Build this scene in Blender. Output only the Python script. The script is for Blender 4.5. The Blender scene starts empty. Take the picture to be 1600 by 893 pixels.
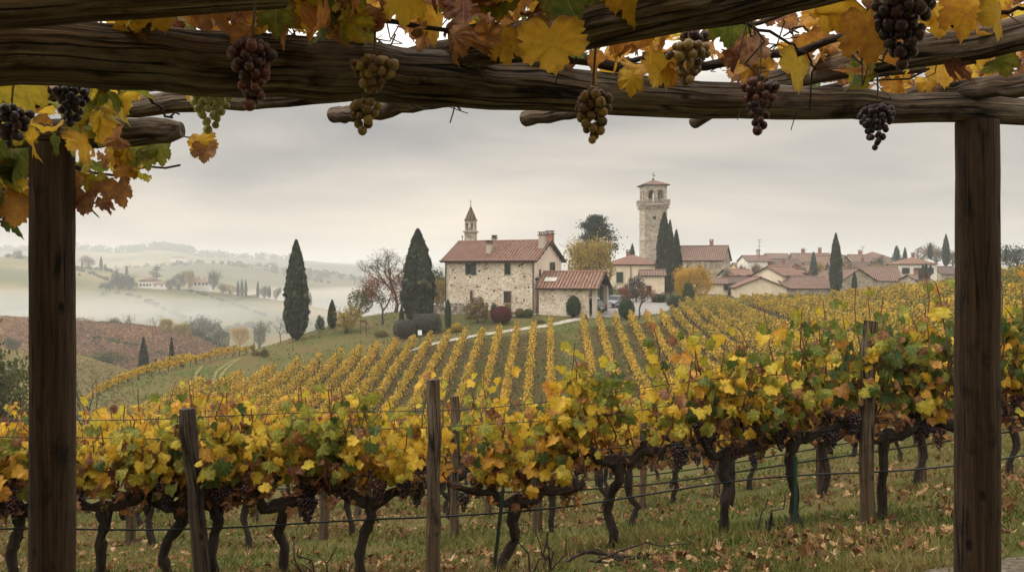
import bpy, math, random
import numpy as np
from mathutils import Matrix, Vector
from math import radians as R, pi, sin, cos

random.seed(7)
rng = np.random.default_rng(11)
scene = bpy.context.scene
col = scene.collection

# ------------------------------------------------------------------ camera
F, CX, HY = 1400.0, 800.0, 420.0          # focal length in photo pixels, centre column, horizon row
cam_d = bpy.data.cameras.new("camera")
cam = bpy.data.objects.new("camera", cam_d)
col.objects.link(cam)
cam_d.sensor_width = 36.0
cam_d.lens = 36.0 * F / 1600.0
cam_d.shift_y = -(446.5 - HY) / 1600.0
cam_d.clip_start = 0.05
cam_d.clip_end = 20000
cam.location = (0, 0, 0)
cam.rotation_euler = (R(90), 0, 0)
scene.camera = cam

# ------------------------------------------------------------------ world: overcast autumn sky
HAZE_D = 0.00045
SUN_EL, SUN_AZ = R(46), R(-98)             # azimuth measured from straight ahead, negative = left
world = bpy.data.worlds.new("World")
scene.world = world
world.use_nodes = True
nt = world.node_tree
nt.nodes.clear()
def WN(t, **k):
    n = nt.nodes.new(t)
    for a, b in k.items(): setattr(n, a, b)
    return n
out = WN('ShaderNodeOutputWorld'); bg = WN('ShaderNodeBackground')
bg.inputs['Strength'].default_value = 0.1
sky = WN('ShaderNodeTexSky', sky_type='NISHITA', sun_disc=False)
sky.sun_elevation = SUN_EL; sky.sun_rotation = SUN_AZ; sky.dust_density = 3.0
tc = WN('ShaderNodeTexCoord'); sep = WN('ShaderNodeSeparateXYZ')
nt.links.new(tc.outputs['Generated'], sep.inputs[0])
mp = WN('ShaderNodeMapping'); mp.inputs['Scale'].default_value = (1.0, 1.0, 5.0); mp.inputs['Rotation'].default_value = (0, R(4), R(20))
nt.links.new(tc.outputs['Generated'], mp.inputs[0])
nz = WN('ShaderNodeTexNoise'); nz.inputs['Scale'].default_value = 2.3; nz.inputs['Detail'].default_value = 5; nz.inputs['Roughness'].default_value = 0.48
nz.inputs['Distortion'].default_value = 0.35
nt.links.new(mp.outputs[0], nz.inputs['Vector'])
elev = WN('ShaderNodeValToRGB')
e = elev.color_ramp; e.interpolation = 'EASE'
e.elements[0].position = 0.0; e.elements[0].color = (0.415, 0.357, 0.290, 1)
e.elements[1].position = 1.0; e.elements[1].color = (1.0, 0.97, 0.92, 1)
for p, c in ((0.05, (0.40, 0.347, 0.285)), (0.10, (0.295, 0.268, 0.233)), (0.17, (0.215, 0.202, 0.186)), (0.27, (0.80, 0.75, 0.67)), (0.5, (1.0, 0.96, 0.90))):
    x = e.elements.new(p); x.color = (*c, 1)
nt.links.new(sep.outputs['Z'], elev.inputs[0])
cr = WN('ShaderNodeValToRGB'); cr.color_ramp.elements[0].position = 0.38; cr.color_ramp.elements[0].color = (0.66, 0.69, 0.74, 1)
cr.color_ramp.elements[1].position = 0.62; cr.color_ramp.elements[1].color = (1.16, 1.14, 1.11, 1)
nt.links.new(nz.outputs['Fac'], cr.inputs[0])
mul = WN('ShaderNodeMix', data_type='RGBA', blend_type='MULTIPLY'); mul.inputs['Factor'].default_value = 1.0
mul.clamp_result = False
nt.links.new(elev.outputs[0], mul.inputs['A']); nt.links.new(cr.outputs[0], mul.inputs['B'])
sc_ = WN('ShaderNodeVectorMath', operation='SCALE'); sc_.inputs['Scale'].default_value = 16.0
nt.links.new(mul.outputs['Result'], sc_.inputs[0])
mx = WN('ShaderNodeMix', data_type='RGBA'); mx.inputs['Factor'].default_value = 0.93
nt.links.new(sky.outputs[0], mx.inputs['A']); nt.links.new(sc_.outputs[0], mx.inputs['B'])
nt.links.new(mx.outputs['Result'], bg.inputs['Color']); nt.links.new(bg.outputs[0], out.inputs[0])

sun_d = bpy.data.lights.new("sun", 'SUN'); sun_d.energy = 1.1; sun_d.angle = R(22); sun_d.color = (1.0, 0.93, 0.82)
sun = bpy.data.objects.new("sun", sun_d); col.objects.link(sun)
sd = Vector((sin(SUN_AZ) * cos(SUN_EL), cos(SUN_AZ) * cos(SUN_EL), sin(SUN_EL)))
sun.rotation_euler = sd.to_track_quat('Z', 'Y').to_euler()
sun.location = (0, 0, 50)

vs = scene.view_settings
scene.display_settings.display_device = 'sRGB'
vs.view_transform = 'Standard'; vs.look = 'None'; vs.exposure = 0.48; vs.gamma = 1.0; vs.use_curve_mapping = False
cy = scene.cycles
cy.max_bounces = 7; cy.diffuse_bounces = 3; cy.glossy_bounces = 2; cy.transmission_bounces = 4
cy.transparent_max_bounces = 8; cy.volume_bounces = 1
cy.use_denoising = True
cy.caustics_reflective = False; cy.caustics_refractive = False

# ------------------------------------------------------------------ helpers
def P(px, py, D):
    return np.array(((px - CX) / F * D, D, (HY - py) / F * D))

def tag(o, label=None, cat=None, group=None, kind=None):
    if label: o['label'] = label
    if cat: o['category'] = cat
    if group: o['group'] = group
    if kind: o['kind'] = kind
    return o

def empty(name, loc=(0, 0, 0), rz=0.0, label=None, cat=None, group=None, parent=None):
    o = bpy.data.objects.new(name, None)
    o.empty_display_size = 0.2
    col.objects.link(o); o.location = tuple(float(v) for v in loc); o.rotation_euler = (0, 0, rz)
    if parent: o.parent = parent
    return tag(o, label, cat, group)

def _vn(x, y):
    xi = np.floor(x).astype(int); yi = np.floor(y).astype(int); fx = x - xi; fy = y - yi
    h = lambda a, b: (np.sin(a * 127.1 + b * 311.7) * 43758.5453) % 1.0
    return (h(xi, yi) * (1 - fx) + h(xi + 1, yi) * fx) * (1 - fy) + (h(xi, yi + 1) * (1 - fx) + h(xi + 1, yi + 1) * fx) * fy

class MB:
    """collects polygons; build() links them as one mesh object"""
    def __init__(s):
        s.v, s.f, s.a, s.n, s.smooth, s.mi = [], [], [], 0, [], []
    def add(s, v, f, a=None, smooth=False, mi=0):
        v = np.asarray(v, float).reshape(-1, 3)
        s.v.append(v)
        s.a.append(np.zeros((len(v), 3)) if a is None else np.asarray(a, float).reshape(-1, 3))
        fs = f if isinstance(f, list) else [f]
        for g in fs:
            g = np.asarray(g, int)
            if g.ndim == 1: g = g[None]
            s.f.append(g + s.n); s.smooth.append(smooth); s.mi.append(mi)
        s.n += len(v)
        return s
    def box(s, c, d, rz=0.0, mi=0, M=None):
        c = np.asarray(c, float); h = np.asarray(d, float) / 2
        v = np.array([(x, y, z) for z in (-1, 1) for y in (-1, 1) for x in (-1, 1)], float) * h
        if M is not None: v = v @ np.asarray(M).T
        elif rz:
            q = np.array(((cos(rz), -sin(rz), 0), (sin(rz), cos(rz), 0), (0, 0, 1))); v = v @ q.T
        f = np.array(((0, 2, 3, 1), (4, 5, 7, 6), (0, 1, 5, 4), (2, 6, 7, 3), (0, 4, 6, 2), (1, 3, 7, 5)))
        return s.add(v + c, f, v.copy(), mi=mi)
    def prism(s, poly, y0, y1, mi=0):
        """polygon in (x,z), counter-clockwise seen from -y, pulled from y0 to y1"""
        n = len(poly); p = np.asarray(poly, float)
        v = np.vstack([np.c_[p[:, 0], np.full(n, y0), p[:, 1]], np.c_[p[:, 0], np.full(n, y1), p[:, 1]]])
        i = np.arange(n); j = (i + 1) % n
        return s.add(v, [np.arange(n)[None], np.arange(2 * n - 1, n - 1, -1)[None], np.c_[i, i + n, j + n, j]], mi=mi)
    def tube(s, pts, rad, seg=8, cap=True, rough=0.0, smooth=True, mi=0, rl=3.0):
        so = s.n * 1.37 + 3
        pts = np.asarray(pts, float); n = len(pts)
        rad = np.broadcast_to(np.asarray(rad, float), (n,))
        t = np.gradient(pts, axis=0); t /= np.linalg.norm(t, axis=1)[:, None] + 1e-12
        up = np.array((0, 0, 1.0)) if abs(t[0, 2]) < 0.9 else np.array((0, 1.0, 0))
        u = np.cross(up, t[0]); u /= np.linalg.norm(u)
        th = np.arange(seg) / seg * 2 * pi
        vs_, at = [], []
        L = np.r_[0, np.cumsum(np.linalg.norm(np.diff(pts, axis=0), axis=1))]
        for i in range(n):
            u = u - t[i] * np.dot(u, t[i]); u /= np.linalg.norm(u) + 1e-12
            w = np.cross(t[i], u)
            r = rad[i] * (1 + (rough * (2.4 * _vn(np.arange(seg) * (7.0 / seg if seg > 14 else .8) + so, np.full(seg, L[i] * rl + so)) - 1.2) if rough else 0))
            ring = pts[i] + (np.cos(th) * r)[:, None] * u + (np.sin(th) * r)[:, None] * w
            vs_.append(ring); at.append(np.c_[np.cos(th) * rad[i], np.sin(th) * rad[i], np.full(seg, L[i])])
        v = np.vstack(vs_); a = np.vstack(at)
        k = np.arange(seg); k2 = (k + 1) % seg
        f = np.vstack([np.c_[i * seg + k, i * seg + k2, (i + 1) * seg + k2, (i + 1) * seg + k] for i in range(n - 1)])
        s.add(v, f, a, smooth, mi)
        if cap:
            s.add(v[:seg], np.arange(seg)[::-1][None], a[:seg], mi=mi); s.add(v[-seg:], np.arange(seg)[None], a[-seg:], mi=mi)
        return s
    def lathe(s, prof, seg=12, c=(0, 0, 0), smooth=True, mi=0):
        prof = np.asarray(prof, float); n = len(prof); th = np.arange(seg) / seg * 2 * pi
        v = np.vstack([np.c_[np.cos(th) * r, np.sin(th) * r, np.full(seg, z)] for r, z in prof]) + np.asarray(c, float)
        k = np.arange(seg); k2 = (k + 1) % seg
        f = np.vstack([np.c_[i * seg + k, i * seg + k2, (i + 1) * seg + k2, (i + 1) * seg + k] for i in range(n - 1)])
        s.add(v, f, v.copy(), smooth, mi)
        s.add(v[:seg], np.arange(seg)[::-1][None], mi=mi); s.add(v[-seg:], np.arange(seg)[None], mi=mi)
        return s
    def mesh(s, name, mats):
        me = bpy.data.meshes.new(name)
        v = np.vstack(s.v); me.vertices.add(len(v)); me.vertices.foreach_set('co', v.astype(np.float32).ravel())
        nl = sum(g.size for g in s.f); nf = sum(len(g) for g in s.f)
        me.loops.add(nl); me.polygons.add(nf)
        me.loops.foreach_set('vertex_index', np.concatenate([g.ravel() for g in s.f]).astype(np.int32))
        tot = np.concatenate([np.full(len(g), g.shape[1]) for g in s.f]); st = np.r_[0, np.cumsum(tot)[:-1]]
        me.polygons.foreach_set('loop_start', st.astype(np.int32))
        me.polygons.foreach_set('use_smooth', np.concatenate([np.full(len(g), q) for g, q in zip(s.f, s.smooth)]))
        for m in (mats if isinstance(mats, (list, tuple)) else [mats]): me.materials.append(m)
        if any(s.mi): me.polygons.foreach_set('material_index', np.concatenate([np.full(len(g), q) for g, q in zip(s.f, s.mi)]).astype(np.int32))
        at = me.attributes.new('luv', 'FLOAT_VECTOR', 'POINT')
        at.data.foreach_set('vector', np.vstack(s.a).astype(np.float32).ravel())
        me.update(calc_edges=True)
        return me
    def build(s, name, mats, parent=None, loc=None, rz=0.0):
        o = bpy.data.objects.new(name, s.mesh(name, mats)); col.objects.link(o)
        if loc is not None: o.location = tuple(float(x) for x in loc)
        if rz: o.rotation_euler = (0, 0, rz)
        if parent: o.parent = parent
        return o

def copy_tree(o, parent=None):
    c = o.copy(); col.objects.link(c)
    if parent: c.parent = parent
    for ch in list(o.children): copy_tree(ch, c)
    return c

# ------------------------------------------------------------------ materials
def new_mat(name):
    m = bpy.data.materials.new(name); m.use_nodes = True
    t = m.node_tree; t.nodes.clear()
    o = t.nodes.new('ShaderNodeOutputMaterial'); p = t.nodes.new('ShaderNodeBsdfPrincipled')
    t.links.new(p.outputs[0], o.inputs[0])
    return m, t, p, o
def ramp(t, cols, fac):
    n = t.nodes.new('ShaderNodeValToRGB'); r = n.color_ramp
    pos = [c[0] for c in cols]
    r.elements[0].position = pos[0]; r.elements[0].color = (*cols[0][1], 1)
    r.elements[1].position = pos[-1]; r.elements[1].color = (*cols[-1][1], 1)
    for p, c in cols[1:-1]:
        x = r.elements.new(p); x.color = (*c, 1)
    t.links.new(fac, n.inputs[0]); return n.outputs[0]
def coords(t, kind='Object', scale=(1, 1, 1)):
    if kind == 'luv':
        n = t.nodes.new('ShaderNodeAttribute'); n.attribute_name = 'luv'; o = n.outputs['Vector']
    else:
        n = t.nodes.new('ShaderNodeTexCoord'); o = n.outputs[kind]
    m = t.nodes.new('ShaderNodeMapping'); m.inputs['Scale'].default_value = scale
    t.links.new(o, m.inputs[0]); return m.outputs[0]
def noise(t, vec, scale, detail=4, rough=0.55, dist=0.0):
    n = t.nodes.new('ShaderNodeTexNoise'); n.inputs['Scale'].default_value = scale; n.inputs['Detail'].default_value = detail
    n.inputs['Roughness'].default_value = rough; n.inputs['Distortion'].default_value = dist
    t.links.new(vec, n.inputs['Vector']); return n.outputs['Fac']
def mixc(t, a, b, fac, mode='MIX'):
    n = t.nodes.new('ShaderNodeMix'); n.data_type = 'RGBA'; n.blend_type = mode
    for s_, x in (('A', a), ('B', b)):
        if isinstance(x, tuple): n.inputs[s_].default_value = (*x, 1)
        else: t.links.new(x, n.inputs[s_])
    if isinstance(fac, (int, float)): n.inputs['Factor'].default_value = fac
    else: t.links.new(fac, n.inputs['Factor'])
    return n.outputs['Result']
def mathn(t, op, a, b=0.0, clamp=False):
    n = t.nodes.new('ShaderNodeMath'); n.operation = op; n.use_clamp = clamp
    for i, x in enumerate((a, b)):
        if isinstance(x, (int, float)): n.inputs[i].default_value = x
        else: t.links.new(x, n.inputs[i])
    return n.outputs[0]
def bump(t, p, h, strength=0.5, dist=0.02):
    b = t.nodes.new('ShaderNodeBump'); b.inputs['Strength'].default_value = strength; b.inputs['Distance'].default_value = dist
    t.links.new(h, b.inputs['Height']); t.links.new(b.outputs[0], p.inputs['Normal'])
def simple(name, cols, scale=3.0, rough=0.85, kind='Object', sc=(1, 1, 1), bmp=0.0, bd=0.02, detail=4, spec=0.3, metal=0.0, dist=0.0):
    m, t, p, o = new_mat(name)
    if isinstance(cols, tuple): p.inputs['Base Color'].default_value = (*cols, 1)
    else:
        f = noise(t, coords(t, kind, sc), scale, detail, dist=dist)
        t.links.new(ramp(t, cols, f), p.inputs['Base Color'])
        if bmp: bump(t, p, f, bmp, bd)
    p.inputs['Roughness'].default_value = rough; p.inputs['Specular IOR Level'].default_value = spec; p.inputs['Metallic'].default_value = metal
    return m

def leaf_mat(name, cols, transl=0.35, vein=True, rough=0.55, edge=True):
    """luv = (across, along, random); the leaf's own hue comes from the random number"""
    m, t, p, o = new_mat(name)
    a = t.nodes.new('ShaderNodeAttribute'); a.attribute_name = 'luv'
    s = t.nodes.new('ShaderNodeSeparateXYZ'); t.links.new(a.outputs['Vector'], s.inputs[0])
    hz_ = s.outputs['Z']
    if vein: hz_ = mathn(t, 'ADD', hz_, mathn(t, 'MULTIPLY', mathn(t, 'SUBTRACT', noise(t, coords(t, 'Object'), 38, 4, 0.65), 0.5), 0.42), True)
    c = ramp(t, cols, hz_)
    if vein:
        # palmate veins: distance to the nearest of the rays from the stalk
        ang = mathn(t, 'ARCTAN2', s.outputs['X'], s.outputs['Y'])
        fr = mathn(t, 'PINGPONG', mathn(t, 'ADD', ang, 0.0), 0.42)
        d = mathn(t, 'MULTIPLY', fr, mathn(t, 'SQRT', mathn(t, 'ADD', mathn(t, 'MULTIPLY', s.outputs['X'], s.outputs['X']), mathn(t, 'MULTIPLY', s.outputs['Y'], s.outputs['Y']))))
        v = mathn(t, 'LESS_THAN', d, 0.011)
        c = mixc(t, c, mixc(t, c, (0.6, 0.5, 0.2), 0.25), v)
    if edge:
        r2 = mathn(t, 'ADD', mathn(t, 'MULTIPLY', s.outputs['X'], s.outputs['X']), mathn(t, 'POWER', mathn(t, 'SUBTRACT', s.outputs['Y'], 0.4), 2.0))
        n = noise(t, coords(t, 'Object'), 22.0, 3)
        k = mathn(t, 'MULTIPLY', mathn(t, 'SUBTRACT', mathn(t, 'ADD', r2, mathn(t, 'MULTIPLY', n, 0.6)), 0.47), 4.0, True)
        k = mathn(t, 'MULTIPLY', k, 0.75)
        c = mixc(t, c, (0.20, 0.075, 0.02), k)
        c = mixc(t, c, mixc(t, c, (0.55, 0.55, 0.55), 1.0, 'MULTIPLY'), mathn(t, 'MULTIPLY', mathn(t, 'SUBTRACT', noise(t, coords(t, 'Object'), 60, 2), 0.5), 2.0, True))
    t.links.new(c, p.inputs['Base Color'])
    p.inputs['Roughness'].default_value = rough; p.inputs['Specular IOR Level'].default_value = 0.25
    tr = t.nodes.new('ShaderNodeBsdfTranslucent'); t.links.new(c, tr.inputs[0])
    ms = t.nodes.new('ShaderNodeMixShader'); ms.inputs[0].default_value = transl
    t.links.new(p.outputs[0], ms.inputs[1]); t.links.new(tr.outputs[0], ms.inputs[2]); t.links.new(ms.outputs[0], o.inputs[0])
    return m

VINE_COLS = [(0.0, (0.040, 0.075, 0.018)), (0.14, (0.095, 0.145, 0.028)), (0.30, (0.26, 0.27, 0.04)), (0.44, (0.66, 0.50, 0.05)),
             (0.64, (0.76, 0.46, 0.04)), (0.78, (0.58, 0.27, 0.05)), (0.90, (0.33, 0.17, 0.08)), (1.0, (0.16, 0.05, 0.03))]
M = {}
M['vine_leaf'] = leaf_mat('vine leaf', VINE_COLS, 0.4)
M['far_vine_leaf'] = leaf_mat('distant vine leaf', [(0.0, (0.07, 0.09, 0.02)), (0.2, (0.20, 0.18, 0.035)), (0.4, (0.55, 0.375, 0.045)), (0.65, (0.70, 0.44, 0.046)), (0.84, (0.54, 0.28, 0.05)), (0.92, (0.30, 0.15, 0.05)), (1.0, (0.14, 0.075, 0.035))], 0.3, False, 0.8, False)
M['cypress'] = leaf_mat('cypress', [(0.0, (0.010, 0.017, 0.009)), (0.5, (0.028, 0.039, 0.019)), (1.0, (0.105, 0.112, 0.055))], 0.1, False, 0.8, False)
M['conifer'] = leaf_mat('conifer', [(0.0, (0.016, 0.030, 0.022)), (1.0, (0.055, 0.080, 0.058))], 0.1, False, 0.8, False)
M['topiary'] = leaf_mat('topiary', [(0.0, (0.014, 0.030, 0.010)), (1.0, (0.045, 0.075, 0.026))], 0.1, False, 0.8, False)
M['yellow_tree'] = leaf_mat('yellowing tree leaf', [(0.0, (0.14, 0.12, 0.03)), (0.5, (0.34, 0.25, 0.06)), (1.0, (0.50, 0.33, 0.06))], 0.3, False, 0.8, False)
M['orange_tree'] = leaf_mat('orange shrub leaf', [(0.0, (0.22, 0.17, 0.03)), (0.5, (0.50, 0.31, 0.035)), (1.0, (0.60, 0.30, 0.03))], 0.3, False, 0.8, False)
M['red_leaf'] = leaf_mat('red leaf', [(0.0, (0.12, 0.022, 0.018)), (0.6, (0.20, 0.070, 0.038)), (1.0, (0.30, 0.14, 0.06))], 0.25, False, 0.8, False)
M['crimson'] = leaf_mat('crimson shrub leaf', [(0.0, (0.055, 0.010, 0.014)), (1.0, (0.17, 0.025, 0.030))], 0.2, False, 0.8, False)
M['green_tree'] = leaf_mat('olive green leaf', [(0.0, (0.035, 0.045, 0.015)), (0.6, (0.09, 0.10, 0.03)), (1.0, (0.20, 0.17, 0.05))], 0.25, False, 0.8, False)
M['brown_leaf'] = leaf_mat('brown shrub leaf', [(0.0, (0.09, 0.065, 0.035)), (0.6, (0.20, 0.13, 0.055)), (1.0, (0.30, 0.20, 0.07))], 0.25, False, 0.8, False)
M['grey_leaf'] = leaf_mat('grey green leaf', [(0.0, (0.045, 0.042, 0.034)), (0.6, (0.085, 0.080, 0.060)), (1.0, (0.13, 0.115, 0.08))], 0.15, False, 0.8, False)
M['bark'] = simple('vine bark', [(0.3, (0.016, 0.011, 0.009)), (0.6, (0.05, 0.036, 0.028)), (0.8, (0.09, 0.07, 0.055))], 1.0, 0.95, 'luv', (60, 60, 9), 0.9, 0.02, 6)
M['cane'] = simple('vine cane', [(0.3, (0.10, 0.035, 0.022)), (0.7, (0.20, 0.085, 0.045))], 30, 0.6)
M['tree_bark'] = simple('tree bark', [(0.3, (0.05, 0.042, 0.035)), (0.7, (0.11, 0.095, 0.08))], 3, 0.95)
M['stalk'] = simple('grape stalk', (0.10, 0.07, 0.03), rough=0.7)

def grape_mat(name, cols, bloom=0.13):
    m, t, p, o = new_mat(name)
    a = t.nodes.new('ShaderNodeAttribute'); a.attribute_name = 'luv'
    s = t.nodes.new('ShaderNodeSeparateXYZ'); t.links.new(a.outputs['Vector'], s.inputs[0])
    c = ramp(t, cols, s.outputs['Z'])
    n = noise(t, coords(t), 55, 3)
    c = mixc(t, c, (0.42, 0.40, 0.42), mathn(t, 'MULTIPLY', mathn(t, 'SUBTRACT', n, 0.42, True), bloom))
    t.links.new(c, p.inputs['Base Color']); p.inputs['Roughness'].default_value = 0.38
    p.inputs['Subsurface Weight'].default_value = 0.0
    return m
M['grape_dark'] = grape_mat('dark grape', [(0.0, (0.010, 0.006, 0.010)), (0.7, (0.03, 0.010, 0.018)), (1.0, (0.07, 0.018, 0.022))])
M['grape_red'] = grape_mat('red grape', [(0.0, (0.02, 0.006, 0.008)), (0.6, (0.065, 0.016, 0.015)), (1.0, (0.15, 0.045, 0.025))])
M['grape_gold'] = grape_mat('golden grape', [(0.0, (0.09, 0.045, 0.018)), (0.5, (0.20, 0.125, 0.036)), (1.0, (0.33, 0.235, 0.07))], 0.15)
M['grape_green'] = grape_mat('pale green grape', [(0.0, (0.28, 0.27, 0.07)), (0.5, (0.44, 0.42, 0.13)), (1.0, (0.54, 0.50, 0.19))], 0.12)

def wood_mat(name, cols, crack=(0.008, 0.006, 0.005), grey=(0.30, 0.27, 0.235), gamt=0.5, cthr=0.42, csc=30):
    """bark-stripped log: sharp grain along its length, drying cracks, knots and weathered grey patches"""
    m, t, p, o = new_mat(name)
    w = noise(t, coords(t, 'luv', (4, 4, 2.2)), 1.6, 3)
    wv = t.nodes.new('ShaderNodeVectorMath'); wv.operation = 'MULTIPLY_ADD'; wv.inputs[1].default_value = (.012, .012, 0.0)
    cw = t.nodes.new('ShaderNodeCombineXYZ'); t.links.new(w, cw.inputs[0]); t.links.new(w, cw.inputs[1])
    t.links.new(cw.outputs[0], wv.inputs[0]); t.links.new(coords(t, 'luv'), wv.inputs[2])
    def sc(v): 
        mp_ = t.nodes.new('ShaderNodeMapping'); mp_.inputs['Scale'].default_value = v; t.links.new(wv.outputs[0], mp_.inputs[0]); return mp_.outputs[0]
    fine = noise(t, sc((150, 150, 2.6)), 1.0, 6, 0.7); mid = noise(t, sc((48, 48, 1.2)), 1.0, 5, 0.6)
    f = mathn(t, 'ADD', mathn(t, 'MULTIPLY', fine, 0.5), mathn(t, 'MULTIPLY', mid, 0.5))
    c = ramp(t, cols, f)
    pt = noise(t, sc((9, 9, 2.4)), 1.0, 6, 0.68)
    c = mixc(t, c, mixc(t, c, grey, 0.6), mathn(t, 'MULTIPLY', mathn(t, 'MULTIPLY', mathn(t, 'SUBTRACT', pt, 0.48), 7.0, True), gamt))
    pd = noise(t, sc((7, 7, 3.4)), 1.3, 7, 0.7)
    c = mixc(t, c, mixc(t, c, (0.22, 0.19, 0.17), 1.0, 'MULTIPLY'), mathn(t, 'MULTIPLY', mathn(t, 'SUBTRACT', pd, 0.55), 8.0, True))
    ve = t.nodes.new('ShaderNodeTexVoronoi'); ve.feature = 'DISTANCE_TO_EDGE'; ve.inputs['Scale'].default_value = 1.0; t.links.new(sc((csc, csc, 0.9)), ve.inputs['Vector'])
    msk = mathn(t, 'MULTIPLY', mathn(t, 'SUBTRACT', noise(t, sc((5, 5, 1.6)), 1.7, 2), cthr), 7.0, True)
    k = mathn(t, 'MULTIPLY', mathn(t, 'MULTIPLY', mathn(t, 'SUBTRACT', 0.085, ve.outputs['Distance']), 16.0, True), msk)
    c = mixc(t, c, crack, k)
    vo = t.nodes.new('ShaderNodeTexVoronoi'); vo.inputs['Scale'].default_value = 1.0
    t.links.new(sc((8.5, 8.5, 4.2)), vo.inputs['Vector'])
    kn = mathn(t, 'MULTIPLY', mathn(t, 'SUBTRACT', 0.15, vo.outputs['Distance']), 12.0, True)
    c = mixc(t, c, crack, mathn(t, 'MULTIPLY', kn, 0.9))
    t.links.new(c, p.inputs['Base Color']); p.inputs['Roughness'].default_value = 0.85; p.inputs['Specular IOR Level'].default_value = 0.25
    h = mathn(t, 'SUBTRACT', mathn(t, 'ADD', f, mathn(t, 'MULTIPLY', pt, 0.5)), mathn(t, 'MULTIPLY', mathn(t, 'MAXIMUM', k, kn), 0.8))
    bump(t, p, h, 1.0, 0.02)
    return m
M['log'] = wood_mat('weathered log', [(0.37, (0.022, 0.013, 0.008)), (0.47, (0.080, 0.052, 0.031)), (0.56, (0.185, 0.135, 0.090)), (0.66, (0.40, 0.33, 0.25))], gamt=0.85)
M['post'] = wood_mat('brown post', [(0.36, (0.016, 0.009, 0.005)), (0.46, (0.042, 0.024, 0.012)), (0.57, (0.078, 0.046, 0.024)), (0.68, (0.135, 0.088, 0.050))], grey=(0.12, 0.085, 0.055), gamt=0.3, cthr=0.54, csc=20)
M['stake'] = wood_mat('stake', [(0.36, (0.045, 0.028, 0.016)), (0.5, (0.12, 0.080, 0.047)), (0.66, (0.22, 0.165, 0.105))])
M['dark_stake'] = wood_mat('dark stake', [(0.36, (0.020, 0.013, 0.009)), (0.5, (0.055, 0.038, 0.025)), (0.66, (0.13, 0.095, 0.065))], gamt=.2)
M['wire'] = simple('rusty wire', (0.05, 0.045, 0.04), rough=0.5, metal=0.6)
M['hose'] = simple('black hose', (0.012, 0.012, 0.013), rough=0.5)
M['soil'] = simple('soil', [(0.3, (0.05, 0.035, 0.02)), (0.7, (0.12, 0.09, 0.055))], 3)

def stone_mat(name, cols, scale=2.6, mortar=(0.50, 0.43, 0.34), rough=0.9, edge=0.06):
    m, t, p, o = new_mat(name)
    v = coords(t, 'Object', (1, 1, 1.55))
    w = t.nodes.new('ShaderNodeTexNoise'); w.inputs['Scale'].default_value = 3.0; t.links.new(v, w.inputs['Vector'])
    ad = t.nodes.new('ShaderNodeVectorMath'); ad.operation = 'MULTIPLY_ADD'; ad.inputs[1].default_value = (0.16, 0.16, 0.16)
    t.links.new(w.outputs['Color'], ad.inputs[0]); t.links.new(v, ad.inputs[2])
    vo = t.nodes.new('ShaderNodeTexVoronoi'); vo.inputs['Scale'].default_value = scale; t.links.new(ad.outputs[0], vo.inputs['Vector'])
    ve = t.nodes.new('ShaderNodeTexVoronoi'); ve.feature = 'DISTANCE_TO_EDGE'; ve.inputs['Scale'].default_value = scale; t.links.new(ad.outputs[0], ve.inputs['Vector'])
    sp = t.nodes.new('ShaderNodeSeparateColor'); t.links.new(vo.outputs['Color'], sp.inputs[0])
    c = ramp(t, cols, sp.outputs[0])
    k = mathn(t, 'LESS_THAN', ve.outputs['Distance'], edge)
    c = mixc(t, c, mortar, mathn(t, 'MULTIPLY', k, 0.8))
    big = noise(t, coords(t), 0.35, 4)
    c = mixc(t, c, mixc(t, c, (0.72, 0.66, 0.58), 1.0, 'MULTIPLY'), mathn(t, 'MULTIPLY', mathn(t, 'SUBTRACT', big, 0.45), 3.0, True))
    t.links.new(c, p.inputs['Base Color']); p.inputs['Roughness'].default_value = rough; p.inputs['Specular IOR Level'].default_value = 0.2
    bump(t, p, ve.outputs['Distance'], 0.6, 0.08)
    return m
M['stone'] = stone_mat('farmhouse rubble stone', [(0.0, (0.30, 0.19, 0.12)), (0.10, (0.46, 0.36, 0.25)), (0.3, (0.60, 0.51, 0.39)), (0.7, (0.70, 0.62, 0.50)), (1.0, (0.80, 0.74, 0.64))], 4.2, (0.64, 0.56, 0.45))
M['tower_stone'] = stone_mat('tower stone', [(0.0, (0.24, 0.20, 0.15)), (0.4, (0.40, 0.34, 0.27)), (1.0, (0.56, 0.50, 0.42))], 1.7, (0.36, 0.31, 0.25))
M['village_stone'] = stone_mat('village stone', [(0.0, (0.22, 0.17, 0.13)), (0.5, (0.38, 0.31, 0.24)), (1.0, (0.50, 0.42, 0.34))], 1.5, (0.34, 0.29, 0.23))
M['garden_stone'] = stone_mat('garden wall stone', [(0.0, (0.2, 0.15, 0.11)), (0.5, (0.42, 0.36, 0.29)), (1.0, (0.62, 0.56, 0.48))], 2.4, (0.12, 0.10, 0.08), edge=0.09)
def plaster(name, c):
    d = tuple(x * 0.78 for x in c); l = tuple(min(1, x * 1.05) for x in c)
    return simple(name, [(0.25, d), (0.5, c), (0.8, l)], 0.7, 0.9, detail=6)
M['cream'] = plaster('cream plaster', (0.72, 0.60, 0.45)); M['pillar'] = plaster('worn pillar plaster', (0.46, 0.40, 0.33))
M['gable_plaster'] = plaster('pinkish plaster', (0.68, 0.56, 0.45))
M['white'] = plaster('white plaster', (0.74, 0.70, 0.62))
M['grey_plaster'] = plaster('grey plaster', (0.46, 0.42, 0.37))
M['ochre'] = plaster('ochre plaster', (0.58, 0.43, 0.24))

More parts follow.
